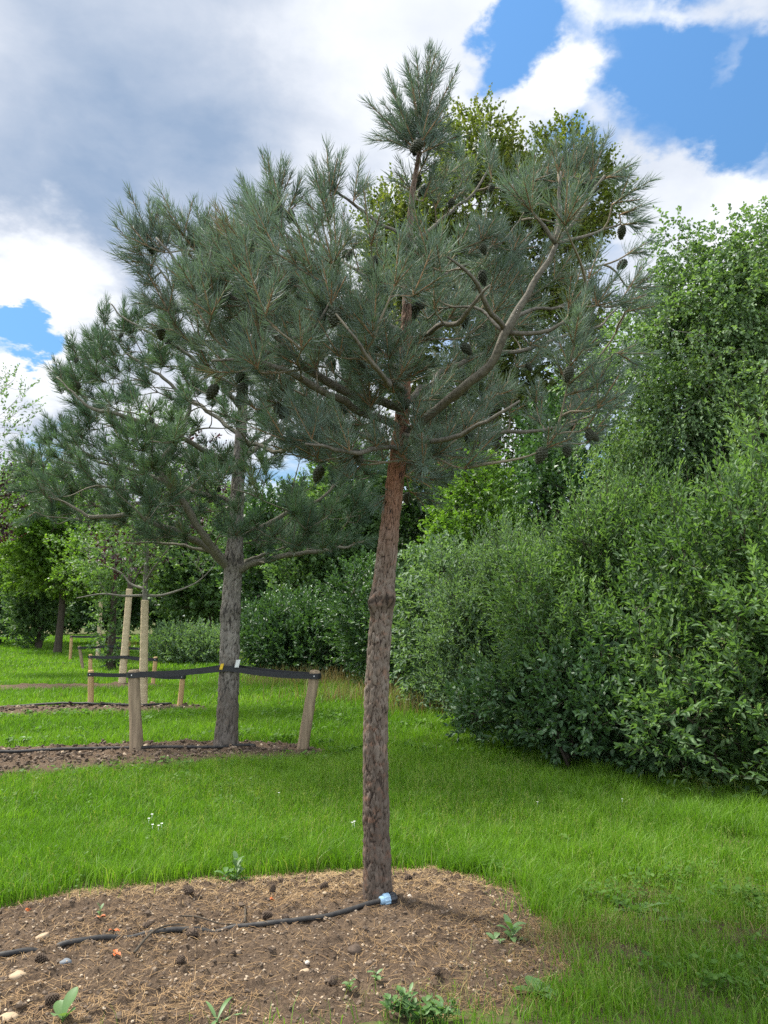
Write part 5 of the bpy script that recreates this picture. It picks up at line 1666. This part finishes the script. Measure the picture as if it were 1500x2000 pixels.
def weed(px, py, nl, length, wd, label, rise=(.2, .9), lobed=False, stem=0.0, tint=.5, name='weed', mat=None, soil=True):
    c = on_soil(px, py) if soil else np.append(G(px, py)[:2], -.02)
    b = MB()
    for k in range(nl):
        az = k * 2.4 + R.uniform(-.3, .3)
        z = stem * (k / max(nl - 1, 1))
        leaf_strip(b, c + [0, 0, z], az, length * R.uniform(.7, 1.15), wd * R.uniform(.8, 1.1), R.uniform(*rise), R.uniform(.15, .45), lobed, np.clip(tint + R.normal(0, .12), 0, 1))
    if stem:
        b.tube(np.array([c, c + [0, 0, stem * 1.02]]), .0025, 5, tint)
    tag(b.build(name, mat or M['weed'], loc=c), label, 'weed', 'weeds around the near soil bed')


weed(1000, 1835, 9, .10, .040, 'pale broad-leaved weed alone on the soil right of the trunk', (.3, 1.0), False, .06, .9)
weed(968, 1840, 4, .08, .032, 'small pale weed touching the left of the larger broad-leaved one', (.2, .7), False, .02, .9)
weed(462, 1712, 16, .085, .036, 'leafy weed at the back edge of the soil left of the trunk', (.3, 1.2), False, .12, .65)
weed(440, 1715, 7, .08, .034, 'low weed leaning out of the grass at the back edge of the soil', (.2, .8), False, .05, .6)
weed(1060, 1725, 10, .17, .045, 'toothed dandelion leaves at the right end of the soil bed', (.2, .8), True, 0, .55)
weed(1090, 1720, 9, .16, .045, 'second dandelion rosette just right of the first, at the right end of the bed', (.2, .8), True, 0, .5)
weed(1240, 1770, 9, .18, .05, 'large bright dandelion rosette in the patchy grass on the right', (.2, .8), True, 0, .75)
weed(1330, 1790, 8, .16, .05, 'dandelion rosette beside the bare earth at the right', (.2, .8), True, 0, .5)
weed(1050, 1930, 7, .11, .06, 'round-leaved weed at the front right corner of the bed', (.2, .8), False, .02, .6)
weed(122, 1998, 4, .10, .06, 'broad green leaf poking up at the lower left corner', (.5, 1.2), False, .03, .75)
weed(425, 1992, 4, .15, .02, 'long strap-leaved seedling at the bottom edge of the bed', (.4, 1.0), False, .02, .7)
weed(735, 1918, 5, .045, .02, 'tiny bright seedling on the soil in front of the trunk', (.4, 1.0), False, .03, .9)
weed(683, 1935, 6, .05, .02, 'tiny seedling nearest the front edge of the soil', (.4, 1.0), False, .04, .8)
weed(195, 1790, 5, .04, .016, 'tiny green seedling standing by an orange leaf behind the hose', (.7, 1.3), False, .05, .9)
for px, py, lab in ((785, 1982, 'clump of small-leaved weeds at the bottom edge below the trunk'), (850, 1985, 'upright weed clump at the bottom edge right of the trunk')):
    c = np.append(G(px, py)[:2], -.02)
    b = MB()
    for q in range(13):
        o_ = c + np.array([R.normal(0, .04), R.normal(0, .025), 0])
        hh_ = R.uniform(.02, .10)
        b.tube(np.array([o_, o_ + [R.normal(0, .02), R.normal(0, .02), hh_]]), .002, 4, .5)
        for k in range(6):
            leaf_strip(b, o_ + [0, 0, hh_ * R.uniform(.3, 1)], R.uniform(0, 6.28), R.uniform(.025, .06), R.uniform(.014, .028), R.uniform(0, 1.1), R.uniform(.1, .4), False, np.clip(R.normal(.55, .2), 0, 1))
    tag(b.build('weed_plant', M['weed'], loc=c), lab, 'weed', 'weeds around the near soil bed')
weed(40, 1452, 14, .16, .07, 'broad-leaved weed at the back of the second soil bed on the left', (.2, .8), False, .05, .8, soil=False)

# orange fallen leaves
for px, py, s, lab in ((195, 1801, .032, 'orange dead leaf under the tiny seedling'), (221, 1828, .032, 'orange dead leaf just behind the hose'), (226, 1868, .036, 'curled orange leaf beside the twig end'), (527, 1762, .026, 'orange flake beside the upright cone'), (58, 1775, .03, 'rust-coloured leaf near the back left of the bed')):
    c = on_soil(px, py)
    b = MB()
    for k in range(3):
        leaf_strip(b, c + [0, 0, .008], R.uniform(0, 6.28), s, s * .6, R.uniform(.1, .8), .3, False, .5, .35)
    tag(b.build('fallen_leaf', M['orange_leaf'], loc=c), lab, 'fallen leaf', 'orange leaves on the near soil bed')

# tuft of long grass cut off from the lawn
tb = MB()
c = G(905, 1695)
n = 700
xy = np.stack([R.normal(c[0], .085, n), R.normal(c[1], .05, n)], -1)
blades(tb, np.concatenate([xy, np.full((n, 1), -.02)], 1), R.uniform(.06, .17, n), np.full(n, .004), R.uniform(.2, 1.1, n), np.clip(.3 + R.normal(0, .12, n), 0, .74))
tag(tb.build('grass_tuft', M['grass'], loc=(c[0], c[1], 0)), 'isolated tuft of grass on the soil right of the trunk', 'grass tuft')

# daisies and a dandelion clock
fp = [(310, 1612), (298, 1610), (316, 1608), (291, 1598), (688, 1606), (692, 1604), (297, 1590), (545, 1548), (1050, 1566), (1215, 1560)]
for px, py in fp:
    c = G(px, py, .065)
    b = MB()
    b.tube(np.array([[c[0], c[1], -.02], [c[0], c[1], .063]]), .0016, 4)
    for k in range(9):
        leaf_strip(b, np.array([c[0], c[1], .063]), k * .698, .011, .006, .3, .1)
    tag(b.build('daisy', M['petal'], loc=(c[0], c[1], 0)), 'small white daisy in the lawn around the front pine', 'daisy', 'white daisies in the lawn')
c = G(1118, 1493)
b = MB()
hh = .13
root = thing('dandelion_clock', (c[0], c[1], 0), 'white dandelion seed head on a stalk in front of the thicket', 'dandelion')
b.tube(np.array([[c[0], c[1], -.03], [c[0] + .01, c[1], hh]]), .003, 5)
b.build('stalk', M['weed'], root)
b = MB()
v, f = pebble(np.array([c[0] + .01, c[1], hh + .02]), .024, (1, 1, 1), 10, 8, .15)
b.add(v, f)
b.build('seed_head', M['petal'], root)
for o in bpy.data.objects:
    if '_o' in o:
        del o['_o']
